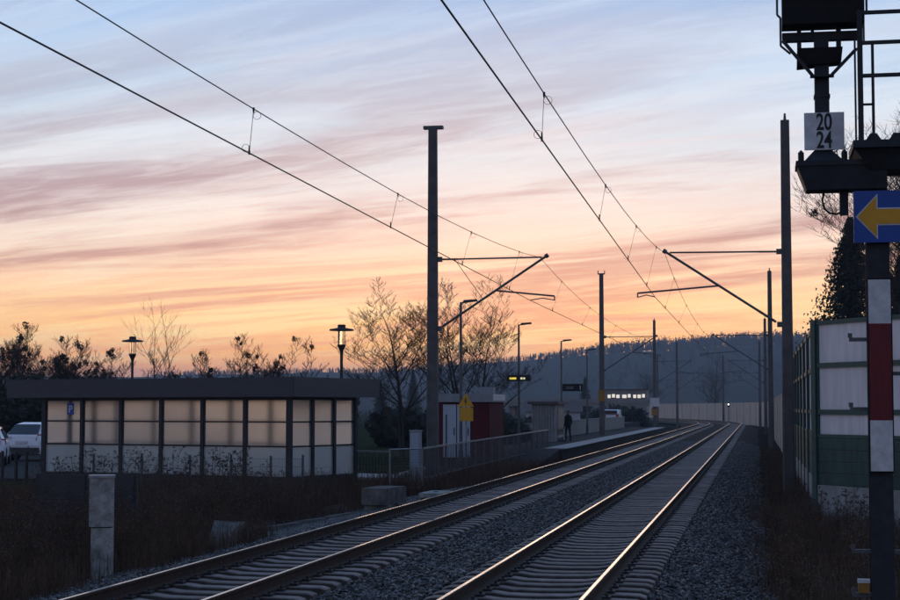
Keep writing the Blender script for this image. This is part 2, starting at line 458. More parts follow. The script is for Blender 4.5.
# loose ballast stones
def stones(name, n, y0, y1, x0, x1, smin, smax, zf, matn='stone', bias=1.6):
    u = rng.random(n) ** bias
    y = y0 + (y1 - y0) * u
    x = x0 + (x1 - x0) * rng.random(n)
    z = zf(x, y)
    base = np.array([(1, 0, 0), (-1, 0, 0), (0, 1, 0), (0, -1, 0), (0, 0, 1), (0, 0, -1)], float)
    tri = np.array([(0, 2, 4), (2, 1, 4), (1, 3, 4), (3, 0, 4), (2, 0, 5), (1, 2, 5), (3, 1, 5), (0, 3, 5)])
    sc = rng.uniform(smin, smax, (n, 1, 1)) * rng.uniform(0.6, 1.15, (n, 6, 1))
    P = base[None] * sc + rng.normal(0, 0.006, (n, 6, 3))
    q = rng.normal(size=(n, 4)); q /= np.linalg.norm(q, axis=1, keepdims=True)
    w, a, b, c = q.T
    R = np.stack([np.stack([1 - 2 * (b * b + c * c), 2 * (a * b - c * w), 2 * (a * c + b * w)], -1),
                  np.stack([2 * (a * b + c * w), 1 - 2 * (a * a + c * c), 2 * (b * c - a * w)], -1),
                  np.stack([2 * (a * c - b * w), 2 * (b * c + a * w), 1 - 2 * (a * a + b * b)], -1)], 1)
    P = np.einsum('nij,nkj->nki', R, P)
    P[:, :, 2] *= 0.8
    P += np.stack([x, y, z], -1)[:, None, :]
    F = tri[None] + (np.arange(n) * 6)[:, None, None]
    o = npmesh(name, P.reshape(-1, 3), F.reshape(-1, 3), matn)
    return o
bz = lambda x, y: np.interp(x, [p[0] for p in PROF], [p[1] for p in PROF]) + rng.uniform(-0.02, 0.015, len(x))
tag(stones('ballast_stones', 150000, 14.5, 120, -6.9, 3.15, 0.022, 0.050, bz, bias=2.1), 'dark grey crushed stone ballast between and beside the two tracks', 'ballast', kind='stuff')

tag(stones('gravel', 16000, 30, 50, -7.6, -5.9, 0.015, 0.035, lambda x, y: np.array([max(ground_z(a, b_), ballast_z(a)) for a, b_ in zip(x, y)]) + 0.01, bias=1.2), 'loose grey gravel between the kerb stones and the left track', 'gravel', kind='stuff')

# ------------------------------------------------------------------ tracks
def sleeper_mesh():
    mb = MB()
    prof = [(-1.30, -0.215), (-1.22, -0.19), (-0.98, -0.182), (-0.55, -0.182), (-0.38, -0.205), (0, -0.212), (0.38, -0.205), (0.55, -0.182), (0.98, -0.182), (1.22, -0.19), (1.30, -0.215)]
    k = 0
    for x, z in prof:
        mb.v += [(x, -0.15, -0.34), (x, -0.125, z - 0.012), (x, -0.105, z), (x, 0.105, z), (x, 0.125, z - 0.012), (x, 0.15, -0.34)]
    n = len(prof)
    for i in range(n - 1):
        for j in range(5):
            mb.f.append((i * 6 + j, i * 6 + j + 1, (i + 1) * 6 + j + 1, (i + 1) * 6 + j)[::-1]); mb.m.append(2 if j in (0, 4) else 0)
    mb.f.append((0, 1, 2, 3, 4, 5)); mb.m.append(0)
    e = (n - 1) * 6
    mb.f.append((e + 5, e + 4, e + 3, e + 2, e + 1, e)); mb.m.append(0)
    for sx in (-0.753, 0.753):
        for o in (-1, 1):
            mb.box(sx + o * 0.115 - 0.05, sx + o * 0.115 + 0.05, -0.075, 0.075, -0.185, -0.150, 1)
            mb.tube((sx + o * 0.12, 0, -0.15), (sx + o * 0.12, 0, -0.118), 0.022, 0.018, 6, 1)
    return mb
sl_mesh = None
RP = [(-0.022, 0.0), (0.020, 0.0), (0.036, -0.006), (0.036, -0.032), (0.012, -0.050), (0.010, -0.130), (0.075, -0.152), (0.075, -0.170), (-0.075, -0.170), (-0.075, -0.152), (-0.010, -0.130), (-0.012, -0.050), (-0.036, -0.032), (-0.036, -0.006)]
def track(off, label):
    global sl_mesh
    root = thing('railway_track', (off, 0, -0.2), label, 'railway track', 'parallel tracks of the double line')
    ss = [-4, 60, 120, 180, BEND] + [BEND + 6 * i for i in range(1, 36)]
    for sgn in (-1, 1):
        mb = MB(); ro = off + sgn * 0.7535
        for s in ss:
            for u, z in RP: mb.v.append(tuple(along(s, ro + u, z)))
        n = len(RP)
        for j in range(len(ss) - 1):
            for i in range(n):
                k2 = (i + 1) % n
                mb.f.append((j * n + i, j * n + k2, (j + 1) * n + k2, (j + 1) * n + i)); mb.m.append(0 if i == 0 else 1)
        mk('rail', mb, ['rail_head', 'rail_side'], root)
    if sl_mesh is None:
        t = sleeper_mesh(); sl_mesh = bpy.data.meshes.new('sleeper'); sl_mesh.from_pydata(t.v, [], t.f)
        sl_mesh.polygons.foreach_set('material_index', t.m); sl_mesh.update()
    y = 14.2 if off > -1 else 15.0
    for i in range(200):
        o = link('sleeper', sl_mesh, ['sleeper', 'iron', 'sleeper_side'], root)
        o.location = (random.uniform(-0.012, 0.012), y, 0.2 + random.uniform(-0.006, 0.004)); o.rotation_euler = (0, 0, random.uniform(-0.006, 0.006))
        y += 0.6 + random.uniform(-0.012, 0.012)
    far = MB()
    while y < 420:
        c = along(y, off); a = heading(y); ca, sa = math.cos(a), math.sin(a)
        P = [(-1.3, -0.15), (1.3, -0.15), (1.3, 0.15), (-1.3, 0.15)]
        q = [(c.x + u * ca - v * sa, c.y + u * sa + v * ca) for u, v in P]
        far.hexa([(p[0], p[1], -0.32) for p in q] + [(p[0], p[1], -0.19) for p in q]); y += 0.6
    tag(mk('sleepers_beyond', far, 'sleeper', root), kind='stuff')
    return root
track(0.0, 'right-hand railway track running past the signal mast, nearer the noise barrier')
track(-4.0, 'left-hand railway track running past the platform and the glazed shelter')

# ------------------------------------------------------------------ catenary masts
def insulator(a, b, root, r=0.045):
    mb = MB(); a = Vector(a); b = Vector(b); n = 7
    mb.tube(a, b, r * 0.4, r * 0.4, 6)
    for i in range(n):
        c = a.lerp(b, (i + 0.5) / n); d = (b - a).normalized() * 0.018
        mb.tube(c - d, c + d, r, r * 0.55, 8)
    mk('insulator', mb, 'insulator', root, smooth=False)
def mast(s, side, label, top='plain', h=11.1, zb=-0.6, wire=-0.4, wires=True, w=0.33):
    # side -1: left of the left track, +1: right of the right track
    c = -4.0 if side < 0 else 0.0
    mo = c + side * 3.6
    P = along(s, mo, zb)
    g = 'catenary masts along the line'
    root = thing('catenary_mast', P, label, 'catenary mast', g)
    A = lambda off, z: along(s, off, z)
    mb = MB()
    hd = heading(s)
    ax = Vector((math.cos(hd), math.sin(hd), 0)); ay = Vector((-math.sin(hd), math.cos(hd), 0))
    def sq(z, hw): return [P + ax * (a * hw) + ay * (b * hw) + Vector((0, 0, z - zb)) for a, b in ((-1, -1), (1, -1), (1, 1), (-1, 1))]
    w0, w1 = w / 2 * 1.12, w / 2 * 0.80
    c0, c1 = w0 * 0.22, w1 * 0.22
    lo, hi = [], []
    for (lst, z, hw, ch) in ((lo, zb, w0, c0), (hi, h, w1, c1)):
        for a, b in ((-1, -1), (1, -1), (1, 1), (-1, 1)):
            q1 = (a * hw, b * (hw - ch)); q2 = (a * (hw - ch), b * hw)
            if a * b > 0: q1, q2 = q1, q2
            else: q1, q2 = q2, q1
            for q in (q1, q2): lst.append(P + ax * q[0] + ay * q[1] + Vector((0, 0, z - zb)))
    k = len(mb.v); mb.v += [tuple(p) for p in lo + hi]
    for i in range(8):
        j = (i + 1) % 8
        mb.f.append((i, j, 8 + j, 8 + i)); mb.m.append(0)
    mb.f.append(tuple(reversed(range(8)))); mb.f.append(tuple(range(8, 16))); mb.m += [0, 0]
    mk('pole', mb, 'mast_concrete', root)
    if top == 'tee':
        b2 = MB(); b2.bar(P + ax * -0.30 + Vector((0, 0, h - zb + 0.05)), P + ax * 0.34 + Vector((0, 0, h - zb + 0.05)), 0.22, 0.10)
        mk('crossarm', b2, 'galv_dark', root)
    elif top == 'fork':
        b2 = MB(); z0 = Vector((0, 0, h - zb + 0.04))
        b2.bar(P - ax * 0.24 + z0, P + ax * 0.24 + z0, 0.12, 0.08)
        for u in (-0.22, 0.22): b2.tube(P + ax * u + z0, P + ax * u + z0 + Vector((0, 0, 0.24)), 0.035, 0.03, 6)
        mk('crossarm', b2, 'galv_dark', root)
    else:
        b2 = MB(); b2.tube(P + Vector((0, 0, h - zb)), P + Vector((0, 0, h - zb + 0.22)), 0.05, 0.03, 6); mk('top_spike', b2, 'galv_dark', root)
    if wires:
        t = -side      # towards the track
        f = mo + t * (w / 2)
        up = 6.85
        e = c + side * 0.0
        # bracket plates, top tube, strut, registration arm, steady arm
        for zz_ in (up, 4.61): mk('bracket', MB().bar(A(f - t * 0.05, zz_), A(f + t * 0.14, zz_), 0.14, 0.16), 'galv_dark', root)
        insulator(A(f + t * 0.15, up), A(f + t * 0.68, up), root)
        tt = MB(); tt.tube(A(f + t * 0.1, up), A(e - t * 0.05, up + 0.02), 0.026, n=8); mk('top_tube', tt, 'galv_dark', root)
        p0 = Vector(A(f + t * 0.1, 4.64)); p1 = Vector(A(e + t * 0.10, up + 0.06)); dd = (p1 - p0)
        insulator(p0 + dd * 0.04, p0 + dd * 0.17, root, 0.055)
        tt = MB(); tt.tube(p0 + dd * 0.02, p1, 0.038, n=8); tt.tube(p1 - dd * 0.012, p1 + dd * 0.015, 0.07, n=8); mk('strut', tt, 'galv_dark', root)
        q = p0.lerp(p1, 0.52)
        q2 = A(c - side * 0.95, 5.62) if side > 0 else A(c + 0.35, 5.62)
        tt = MB(); tt.tube(q, q2, 0.028, n=8); tt.tube(Vector(q2) - Vector((0, 0, 0.14)), q2, 0.022, n=6); mk('registration_arm', tt, 'galv_dark', root)
        cw = c + wire
        j = Vector(q2) - Vector((0, 0, 0.13))
        tt = MB(); tt.path([j, A((j.x + c + wire) / 2 if s <= BEND else c + wire * 0.5, 5.56), A(c + wire, 5.50)], 0.016, 6) if s <= BEND else tt.tube(j, A(c + wire, 5.5), 0.016, n=6)
        mk('steady_arm', tt, 'galv_dark', root)
        if side < 0: tt = MB(); tt.tube(A(f + t * 0.55, up), p0.lerp(p1, 0.40), 0.011, n=5); mk('stay_wire', tt, 'wire', root)
    return root
mast(53.8, -1, 'thick concrete catenary mast with T-shaped top, standing between the shelter and the red kiosk', 'tee', wire=-0.42)
mast(115, -1, 'concrete catenary mast with forked top and yellow plate, second in the left row', 'fork', wire=-0.35, zb=0.2)
mast(176, -1, 'concrete catenary mast carrying a white board, third in the left row', 'plain', wire=-0.4)
mast(237, -1, 'distant catenary mast, fourth in the left row, beyond the platform end', 'plain', wire=0.3)
mast(298, -1, 'farthest catenary mast of the left row, in front of the tan noise wall', 'plain', wire=-0.3)
mast(52.9, 1, 'thick concrete catenary mast beside the green noise barrier, nearest of the right row', 'plain', h=10.9, wire=-0.42)
mast(114, 1, 'concrete catenary mast just left of the nearest right mast, second in the right row', 'plain', wire=-0.35, wires=True)
mast(175, 1, 'catenary mast third in the right row along the noise barrier', 'plain', wire=-0.4)
mast(236, 1, 'distant catenary mast, fourth in the right row, where the line begins to bend', 'plain', wire=0.3)
mast(297, 1, 'farthest catenary mast of the right row, on the bend', 'plain', wire=-0.3)
# plates on the left masts
def plate(name, off, s, z0, z1, wd, m, label, cat):
    p = along(s, off, z0)
    mb = MB(); mb.box(p.x - wd / 2, p.x + wd / 2, p.y - 0.02, p.y, z0, z1)
    r = thing(name, (p.x, p.y, z0), label, cat); mk('board', mb, m, r)
    b = MB(); b.box(p.x - wd / 2 - 0.02, p.x + wd / 2 + 0.02, p.y + 0.001, p.y + 0.018, z1 - 0.08, z1 - 0.03); mk('clamp', b, 'galv_dark', r)
plate('mast_plate', -7.6, 114.78, 2.5, 3.25, 0.45, 'dull_yellow', 'yellow plate fixed to the second mast of the left row', 'sign')
plate('mast_plate', -7.6, 175.7, 2.2, 3.1, 0.95, 'plate_white', 'white board fixed to the third mast of the left row', 'sign')
plate('mast_plate', -7.6, 175.68, 1.3, 1.95, 0.62, 'dull_yellow', 'dull yellow board below the white board on the third left mast', 'sign')

# ------------------------------------------------------------------ overhead line
def overhead(c, s_sup, stag, label):
    root = thing('overhead_line', (c, s_sup[1], 5.5), label, 'overhead wire', 'overhead lines above the tracks')
    cont, mess = MB(), MB()
    for (a, b, ga, gb) in zip(s_sup[:-1], s_sup[1:], stag[:-1], stag[1:]):
        n = 14; prev = None
        for i in range(n + 1):
            t = i / n; s = a + (b - a) * t
            og = c + ga + (gb - ga) * (t ** 1.0)
            p = along(s, og, 5.5); m = along(s, c + (og - c) * 0.25, 6.1 + 0.76 * (2 * t - 1) ** 2 * (abs(2 * t - 1) ** 0.4))
            if prev:
                cont.tube(prev[0], p, 0.0105, n=5, caps=False); mess.tube(prev[1], m, 0.0080, n=5, caps=False)
            prev = (p, m)
        if b < 240:
            for i in range(6):
                t = (i + 0.5) / 6 if i else 0.12
                t = [0.10, 0.27, 0.485, 0.64, 0.78, 0.92][i]
                s = a + (b - a) * t; og = c + ga + (gb - ga) * t
                p = Vector(along(s, og, 5.5)); m = Vector(along(s, c + (og - c) * 0.25, 6.1 + 0.76 * (2 * t - 1) ** 2 * (abs(2 * t - 1) ** 0.4)))
                d = MB(); d.tube(p, m, 0.0045, n=4)
                d.tube(p - Vector((0, 0, 0.02)), p + Vector((0, 0, 0.10)), 0.016, 0.010, 6); d.tube(m - Vector((0, 0, 0.05)), m + Vector((0, 0, 0.02)), 0.012, 0.018, 6)
                if s < 60:
                    for cc, sg in ((m - Vector((0, 0, 0.09)), 1), (p + Vector((0, 0, 0.07)), -1)):
                        ring = [cc + Vector((0.05 * sg + 0.055 * math.cos(q), 0, 0.055 * math.sin(q))) for q in [2 * PI * i2 / 10 for i2 in range(11)]]
                        if not (sg < 0 and i % 2): d.path(ring, 0.0035, 4)
                mk('dropper', d, 'wire', root)
    mk('contact_wire', cont, 'wire', root); mk('messenger_wire', mess, 'wire', root)
overhead(0.0, [-8, 52.9, 114, 175, 236, 297], [0.32, -0.42, -0.35, -0.4, 0.3, -0.3], 'pair of overhead wires above the right-hand track, right pair in the sky')
overhead(-4.0, [-8, 53.8, 115, 176, 237, 298], [0.28, -0.45, -0.35, -0.4, 0.3, -0.3], 'pair of overhead wires above the left-hand track, left pair in the sky')

# ------------------------------------------------------------------ signal mast on the right
SY = 16.4
sg = thing('signal_mast', (3.77, SY, -0.7), 'black railway signal on a steel mast with number plate and red and white mast board', 'signal')
b = MB()   # H-section column
b.box(3.665, 3.875, SY - 0.10, SY - 0.085, -0.7, 4.10); b.box(3.665, 3.875, SY + 0.085, SY + 0.10, -0.7, 4.10); b.box(3.762, 3.778, SY - 0.086, SY + 0.086, -0.7, 4.10)
mk('column', b, 'signal_steel', sg)
bd = MB(); bd.box(3.660, 3.886, SY - 0.135, SY - 0.105, 1.46, 3.27); bo = mk('mast_board', bd, 'signal_black', sg)
for z0, z1, m_ in ((2.845, 3.255, 'plate_white'), (1.945, 2.845, 'sign_red'), (1.475, 1.945, 'plate_white')):
    q = MB(); q.box(3.672, 3.874, SY - 0.141, SY - 0.136, z0, z1); mk('board_field', q, m_, bo)
for z, side in ((2.70, -1), (2.05, -1), (0.73, -1), (2.38, 1), (1.72, 1), (0.73, 1), (0.33, -1)):
    q = MB(); x0 = 3.665 if side < 0 else 3.875
    q.bar((x0, SY - 0.05, z), (x0 + side * 0.17, SY - 0.05, z), 0.05, 0.035); q.bar((x0 + side * 0.16, SY - 0.05, z + 0.018), (x0 + side * 0.16, SY - 0.05, z + 0.06), 0.04, 0.02)
    mk('step', q, 'galv_dark', sg)
q = MB(); q.box(3.545, 3.645, SY - 0.11, SY - 0.03, 0.35, 0.44); q.box(3.540, 3.650, SY - 0.115, SY - 0.025, 0.442, 0.475, 1); mk('yellow_box', q, ['dull_yellow', 'plate_white'], sg)
# bracket box carrying the signal post
bxm = MB()
bxm.hexa([(3.12, SY - 0.16, 4.11), (3.86, SY - 0.16, 4.11), (3.86, SY + 0.16, 4.11), (3.12, SY + 0.16, 4.11), (3.04, SY - 0.2, 4.33), (3.86, SY - 0.2, 4.33), (3.86, SY + 0.2, 4.33), (3.04, SY + 0.2, 4.33)])
bxm.box(3.025, 3.87, SY - 0.21, SY + 0.21, 4.332, 4.38)
mk('bracket_box', bxm, 'signal_steel', sg)
q = MB(); q.hexa([(3.10, SY - 0.15, 4.38), (3.47, SY - 0.15, 4.38), (3.47, SY + 0.15, 4.38), (3.10, SY + 0.15, 4.38), (3.215, SY - 0.07, 4.51), (3.345, SY - 0.07, 4.51), (3.345, SY + 0.07, 4.51), (3.215, SY + 0.07, 4.51)]); mk('post_foot', q, 'signal_steel', sg)
for x in (3.075, 3.475):
    q = MB(); q.tube((x, SY - 0.12, 4.38), (x, SY - 0.12, 4.47), 0.028, 0.028, 8); q.tube((x, SY - 0.12, 4.47), (x, SY - 0.12, 4.49), 0.02, 0.008, 8); mk('bolt', q, 'signal_steel', sg)
q = MB(); q.box(3.43, 3.51, SY - 0.04, SY + 0.04, 3.88, 4.11); mk('drop_pipe', q, 'signal_steel', sg)
q = MB(); q.path([(3.29, SY, 4.11), (3.27, SY, 4.03), (3.285, SY, 3.95), (3.33, SY, 3.905), (3.40, SY, 3.89), (3.44, SY, 3.91)], 0.010, 5); mk('cable', q, 'signal_black', sg)
q = MB(); q.box(3.213, 3.347, SY - 0.065, SY + 0.065, 4.50, 5.62); q.box(3.205, 3.355, SY - 0.072, SY + 0.072, 5.0, 5.03); mk('signal_post', q, 'signal_steel', sg)
q = MB(); q.box(3.108, 3.478, SY - 0.125, SY - 0.11, 4.49, 4.845); num = mk('number_plate', q, 'plate_white', sg)
def text(body, size, loc, m, parent, xs_=1.0):
    cu = bpy.data.curves.new(body, 'FONT'); cu.body = body; cu.size = size; cu.extrude = 0.002
    cu.align_x = 'CENTER'; cu.offset = 0.004
    tmp = bpy.data.objects.new('tmp', cu)
    me = bpy.data.meshes.new_from_object(tmp); bpy.data.objects.remove(tmp)
    me.materials.clear()
    o = link('numerals', me, m, parent)
    k_ = origin(parent); o.location = Vector(loc) - k_; o.rotation_euler = (PI / 2, 0, 0); o.scale = (xs_, 1, 1)
    return o
text('20', 0.222, (3.292, SY - 0.128, 4.682), 'plate_black', num, 0.66)
text('24', 0.222, (3.292, SY - 0.128, 4.510), 'plate_black', num, 0.66)
# signal head seen from the front, cropped by the picture's top edge
q = MB(); q.box(2.915, 3.675, SY - 0.20, SY + 0.12, 5.685, 6.75); hd_ = mk('signal_head', q, 'signal_black', sg)
for u, z in ((-0.20, 6.45), (0.20, 6.45), (0.0, 6.15)):
    q = MB()
    for i in range(10):
        a0, a1 = PI * i / 9 * 1.2 - 0.3, PI * (i + 1) / 9 * 1.2 - 0.3
        p = [(3.295 + u + 0.1 * math.cos(a), SY - 0.201 - d, z + 0.1 * math.sin(a)) for a, d in ((a0, 0), (a1, 0), (a1, 0.2), (a0, 0.2))]
        q.face(p); q.face([(x * 0.999 + 0.003, y, zz - 0.004) for x, y, zz in reversed(p)])
    mk('visor', q, 'signal_black', hd_)
q = MB(); q.box(2.915, 3.66, SY - 0.05, SY + 0.05, 5.555, 5.635); mk('cross_beam', q, 'signal_steel', sg)
for x, w_ in ((3.055, 0.04), (3.185, 0.03), (3.42, 0.045)):
    q = MB(); q.box(x, x + w_, SY - 0.03, SY + 0.03, 5.40 if w_ > 0.035 else 5.62, 5.69); mk('hanger', q, 'signal_steel', sg)
q = MB(); q.hexa([(3.05, SY - 0.10, 5.30), (3.46, SY - 0.10, 5.33), (3.46, SY + 0.1, 5.33), (3.05, SY + 0.1, 5.30), (3.055, SY - 0.12, 5.47), (3.475, SY - 0.12, 5.47), (3.475, SY + 0.12, 5.47), (3.055, SY + 0.12, 5.47)]); mk('junction_box', q, 'signal_black', sg)
for p0, p1 in (((2.92, SY - 0.14, 5.54), (3.19, SY - 0.14, 5.20)), ((3.60, SY - 0.14, 5.44), (3.37, SY - 0.14, 5.20))):
    q = MB(); q.bar(p0, p1, 0.03, 0.03); mk('brace', q, 'signal_steel', sg)
q = MB(); q.box(3.17, 3.39, SY - 0.155, SY - 0.066, 5.185, 5.205); mk('brace_plate', q, 'signal_steel', sg)
for x in (2.87, 3.70):
    q = MB(); q.path([(x, SY - 0.1, 6.6), (x, SY - 0.1, 5.80), (x + (0.03 if x < 3 else -0.03), SY - 0.1, 5.77), (x + (0.03 if x < 3 else -0.03), SY - 0.1, 5.50), (x + (0.12 if x < 3 else -0.12), SY - 0.1, 5.42)], 0.011, 6); mk('hand_rail', q, 'galv_dark', sg)
# service platform with guard rail
pl = thing('service_platform', (4.2, SY, 4.5), 'steel service platform with guard rail behind the signal number plate', 'platform')
q = MB(); q.box(3.545, 5.0, SY - 0.35, SY + 0.45, 4.47, 4.54); q.hexa([(3.70, SY - 0.2, 4.28), (4.9, SY - 0.2, 4.28), (4.9, SY + 0.3, 4.28), (3.70, SY + 0.3, 4.28), (3.56, SY - 0.3, 4.469), (4.9, SY - 0.3, 4.469), (4.9, SY + 0.4, 4.469), (3.56, SY + 0.4, 4.469)]); mk('deck', q, 'signal_steel', pl)
for x, w_, z1 in ((3.575, 0.018, 5.50), (3.622, 0.048, 5.77), (3.735, 0.026, 5.47), (4.6, 0.04, 5.77)):
    q = MB(); q.box(x - w_ / 2, x + w_ / 2, SY - 0.30, SY - 0.30 + w_, 4.54, z1); mk('rail_post', q, 'signal_steel', pl)
for z, x0 in ((5.745, 3.645), (5.46, 3.64), (5.15, 3.645)):
    q = MB(); q.bar((x0, SY - 0.29, z), (5.0, SY - 0.29, z + 0.006), 0.03, 0.034); mk('guard_rail', q, 'signal_steel', pl)
q = MB(); q.bar((3.64, SY - 0.29, 4.88), (3.735, SY - 0.29, 4.88), 0.02, 0.02); mk('rung', q, 'signal_steel', pl)
q = MB()
for i in range(6): q.hexa([(3.66 + i * 0.21, SY - 0.34, 4.541), (3.80 + i * 0.21, SY - 0.34, 4.541), (3.80 + i * 0.21, SY - 0.32, 4.541), (3.66 + i * 0.21, SY - 0.32, 4.541), (3.70 + i * 0.21, SY - 0.34, 4.60), (3.76 + i * 0.21, SY - 0.34, 4.60), (3.76 + i * 0.21, SY - 0.32, 4.60), (3.70 + i * 0.21, SY - 0.32, 4.60)])
mk('toe_board', q, 'signal_steel', pl)
# blue arrow sign
ar = thing('direction_sign', (3.95, SY - 0.16, 3.60), 'blue sign with a yellow arrow pointing left, fixed to the signal mast', 'sign')
q = MB(); q.box(3.548, 4.36, SY - 0.175, SY - 0.155, 3.60, 4.085); mk('board', q, 'sign_blue', ar)
def arrow(g, y, m_, nm):
    z = 3.842
    P = [(3.585 - g * 1.6, z), (3.755 + g, z + 0.19 + g * 2.0), (3.755 + g, z + 0.070 + g), (4.32 + g, z + 0.070 + g), (4.32 + g, z - 0.070 - g), (3.755 + g, z - 0.070 - g), (3.755 + g, z - 0.19 - g * 2.0)]
    q = MB(); q.prism(P, lambda u, v, t: (u, t, v), y, y - 0.003); return mk(nm, q, m_, ar)
arrow(0.012, SY - 0.176, 'plate_white', 'arrow_outline'); arrow(0.0, SY - 0.180, 'sign_yellow', 'arrow')

# ------------------------------------------------------------------ glazed shelter
SHC = Vector((-10.04, 45.48, -0.22)); ROT = math.atan2(2.95, -8.45)
sh = thing('glazed_shelter', SHC, 'flat-roofed shelter with dark frame and frosted glass panes beside the track', 'shelter', rz=ROT)
LX, DY = 8.95, 3.32
g0 = 0.36      # local height of glass bottom (ground = 0)
ROWS = [(g0, 1.21, 'film_glass'), (1.21, 1.89, 'frosted_glass'), (1.89, 2.52, 'frosted_glass')]
def wall(x0, y0, x1, y1, n, rear):
    d = Vector((x1 - x0, y1 - y0, 0)); L = d.length; d.normalize()
    nrm = Vector((-d.y, d.x, 0))
    P = lambda u, v, z: Vector((x0, y0, z)) + d * u + nrm * v
    bay = L / n
    for i in range(n):
        for (z0, z1, m_) in ROWS:
            q = MB(); a, c_ = i * bay + 0.055, (i + 1) * bay - 0.055
            lo_, hi_ = z0 + 0.022, z1 - 0.022
            q.hexa([P(a, -0.006, lo_), P(c_, -0.006, lo_), P(c_, 0.006, lo_), P(a, 0.006, lo_), P(a, -0.006, hi_), P(c_, -0.006, hi_), P(c_, 0.006, hi_), P(a, 0.006, hi_)])
            mk('pane', q, 'rear_glass' if rear and m_ != 'film_glass' else m_, sh, local=True)
            t = MB(); t.hexa([P(a, -0.03, z1 - 0.022), P(c_, -0.03, z1 - 0.022), P(c_, 0.03, z1 - 0.022), P(a, 0.03, z1 - 0.022), P(a, -0.03, z1 + 0.022), P(c_, -0.03, z1 + 0.022), P(c_, 0.03, z1 + 0.022), P(a, 0.03, z1 + 0.022)])
            mk('transom', t, 'dark_frame', sh, local=True)
    for i in range(n + 1):
        if rear != 'end' or 0 < i < n:
            q = MB(); u = i * bay; hw = 0.055 if 0 < i < n else 0.075
            q.hexa([P(u - hw, -0.06, 0), P(u + hw, -0.06, 0), P(u + hw, 0.06, 0), P(u - hw, 0.06, 0), P(u - hw, -0.06, 2.58), P(u + hw, -0.06, 2.58), P(u + hw, 0.06, 2.58), P(u - hw, 0.06, 2.58)])
            mk('mullion', q, 'dark_frame', sh, local=True)
    q = MB(); q.hexa([P(0.056, -0.08, 0), P(L - 0.056, -0.08, 0), P(L - 0.056, 0.08, 0), P(0.056, 0.08, 0), P(0.056, -0.08, g0), P(L - 0.056, -0.08, g0), P(L - 0.056, 0.08, g0), P(0.056, 0.08, g0)])
    mk('plinth', q, 'dark_frame', sh, local=True)
    q = MB(); q.hexa([P(0.0, -0.065, 2.545), P(L, -0.065, 2.545), P(L, 0.065, 2.545), P(0, 0.065, 2.545), P(0, -0.065, 2.60), P(L, -0.065, 2.60), P(L, 0.065, 2.60), P(0, 0.065, 2.60)])
    mk('head_rail', q, 'dark_frame', sh, local=True)
wall(0, 0, LX, 0, 6, False); wall(0, -DY, 0, 0, 3, 'end'); wall(LX, -DY, 0, -DY, 6, True); wall(LX, 0, LX, -DY, 3, 'end')
mk('floor', MB().box(0.1, LX - 0.1, -DY + 0.1, -0.1, 0.0, 0.12), 'paving', sh, local=True)
q = MB(); q.box(-0.30, 10.25, -4.15, 0.22, 2.60, 3.08); rf = mk('roof', q, 'roof_felt', sh, local=True)
q = MB(); q.box(-0.32, 10.27, 0.222, 0.25, 2.585, 3.13); mk('fascia', q, 'fascia', rf, local=True)
q = MB(); q.box(-0.332, -0.302, -4.17, 0.25, 2.585, 3.13); mk('fascia', q, 'fascia', rf, local=True)
q = MB(); q.box(10.252, 10.28, -4.17, 0.22, 2.585, 3.13); mk('fascia', q, 'fascia', rf, local=True)
q = MB(); q.box(7.74, 8.00, 0.062, 0.072, 2.08, 2.42); ps = mk('notice', q, 'sign_blue', sh, local=True)
pt = text('P', 0.30, (0, 0, 0), 'plate_white', ps); pt.name = 'symbol'; pt.location = (7.87, 0.075, 2.145); pt.rotation_euler = (PI / 2, 0, PI)

# ------------------------------------------------------------------ noise barriers
def barrier_bay(root, a, b, kit):
    a = Vector(a); b = Vector(b); d = (b - a); L = d.length; d.normalize(); n = Vector((-d.y, d.x, 0))
    def slab(z0, z1, t, u0, u1): 
        q = MB(); P = lambda u, v, z: Vector((a.x, a.y, z)) + d * u + n * v
        q.hexa([P(u0, -t, z0), P(u1, -t, z0), P(u1, t, z0), P(u0, t, z0), P(u0, -t, z1), P(u1, -t, z1), P(u1, t, z1), P(u0, t, z1)]); return q
    e0, e1 = 0.10, L - 0.10
    if kit == 'green':
        mk('plinth', slab(-1.1, 0.18, 0.07, e0, e1), 'concrete', root)
        for i in range(4):
            z = 0.20 + i * 0.285
            q = slab(z, z + 0.265, 0.05, e0, e1); mk('board', q, 'green_panel', root)
        for z0, z1 in ((1.42, 1.90), (2.02, 3.04), (3.16, 4.10)):
            mk('panel', slab(z0, z1, 0.015, e0 + 0.06, e1 - 0.06), 'pale_panel', root)
        for z0, z1 in ((1.34, 1.42), (1.90, 2.02), (3.04, 3.16), (4.10, 4.20)):
            mk('frame_rail', slab(z0, z1, 0.06, e0, e1), 'green_steel', root)
        for u in (e0 + 0.03, e1 - 0.03):
            mk('frame_stile', slab(1.421, 4.099, 0.055, u - 0.03, u + 0.03), 'green_steel', root)
    else:
        mk('panel', slab(-0.9, 2.95, 0.06, e0, e1), 'tan_panel', root)
    q = slab(-1.1, 4.22 if kit == 'green' else 3.0, 0.10, -0.09, 0.09); mk('post', q, 'green_steel' if kit == 'green' else 'far_concrete', root)
nbw = thing('noise_barrier', (4.10, 42.9, -1.1), 'green framed noise barrier with pale panels angled behind the signal mast', 'noise barrier')
for i in range(3):
    a = (4.10 + 0.546 * 5 * i, 42.9 - 0.838 * 5 * i, 0); c_ = (4.10 + 0.546 * 5 * (i + 1), 42.9 - 0.838 * 5 * (i + 1), 0)
    barrier_bay(nbw, a, c_, 'green')
nbs = thing('noise_barrier', (4.20, 43.2, -1.1), 'green framed noise barrier running edge-on along the right-hand track', 'noise barrier')
yy = 43.2
while yy < 92:
    barrier_bay(nbs, (4.20, yy, 0), (4.20, yy + 4.0, 0), 'green'); yy += 4.0
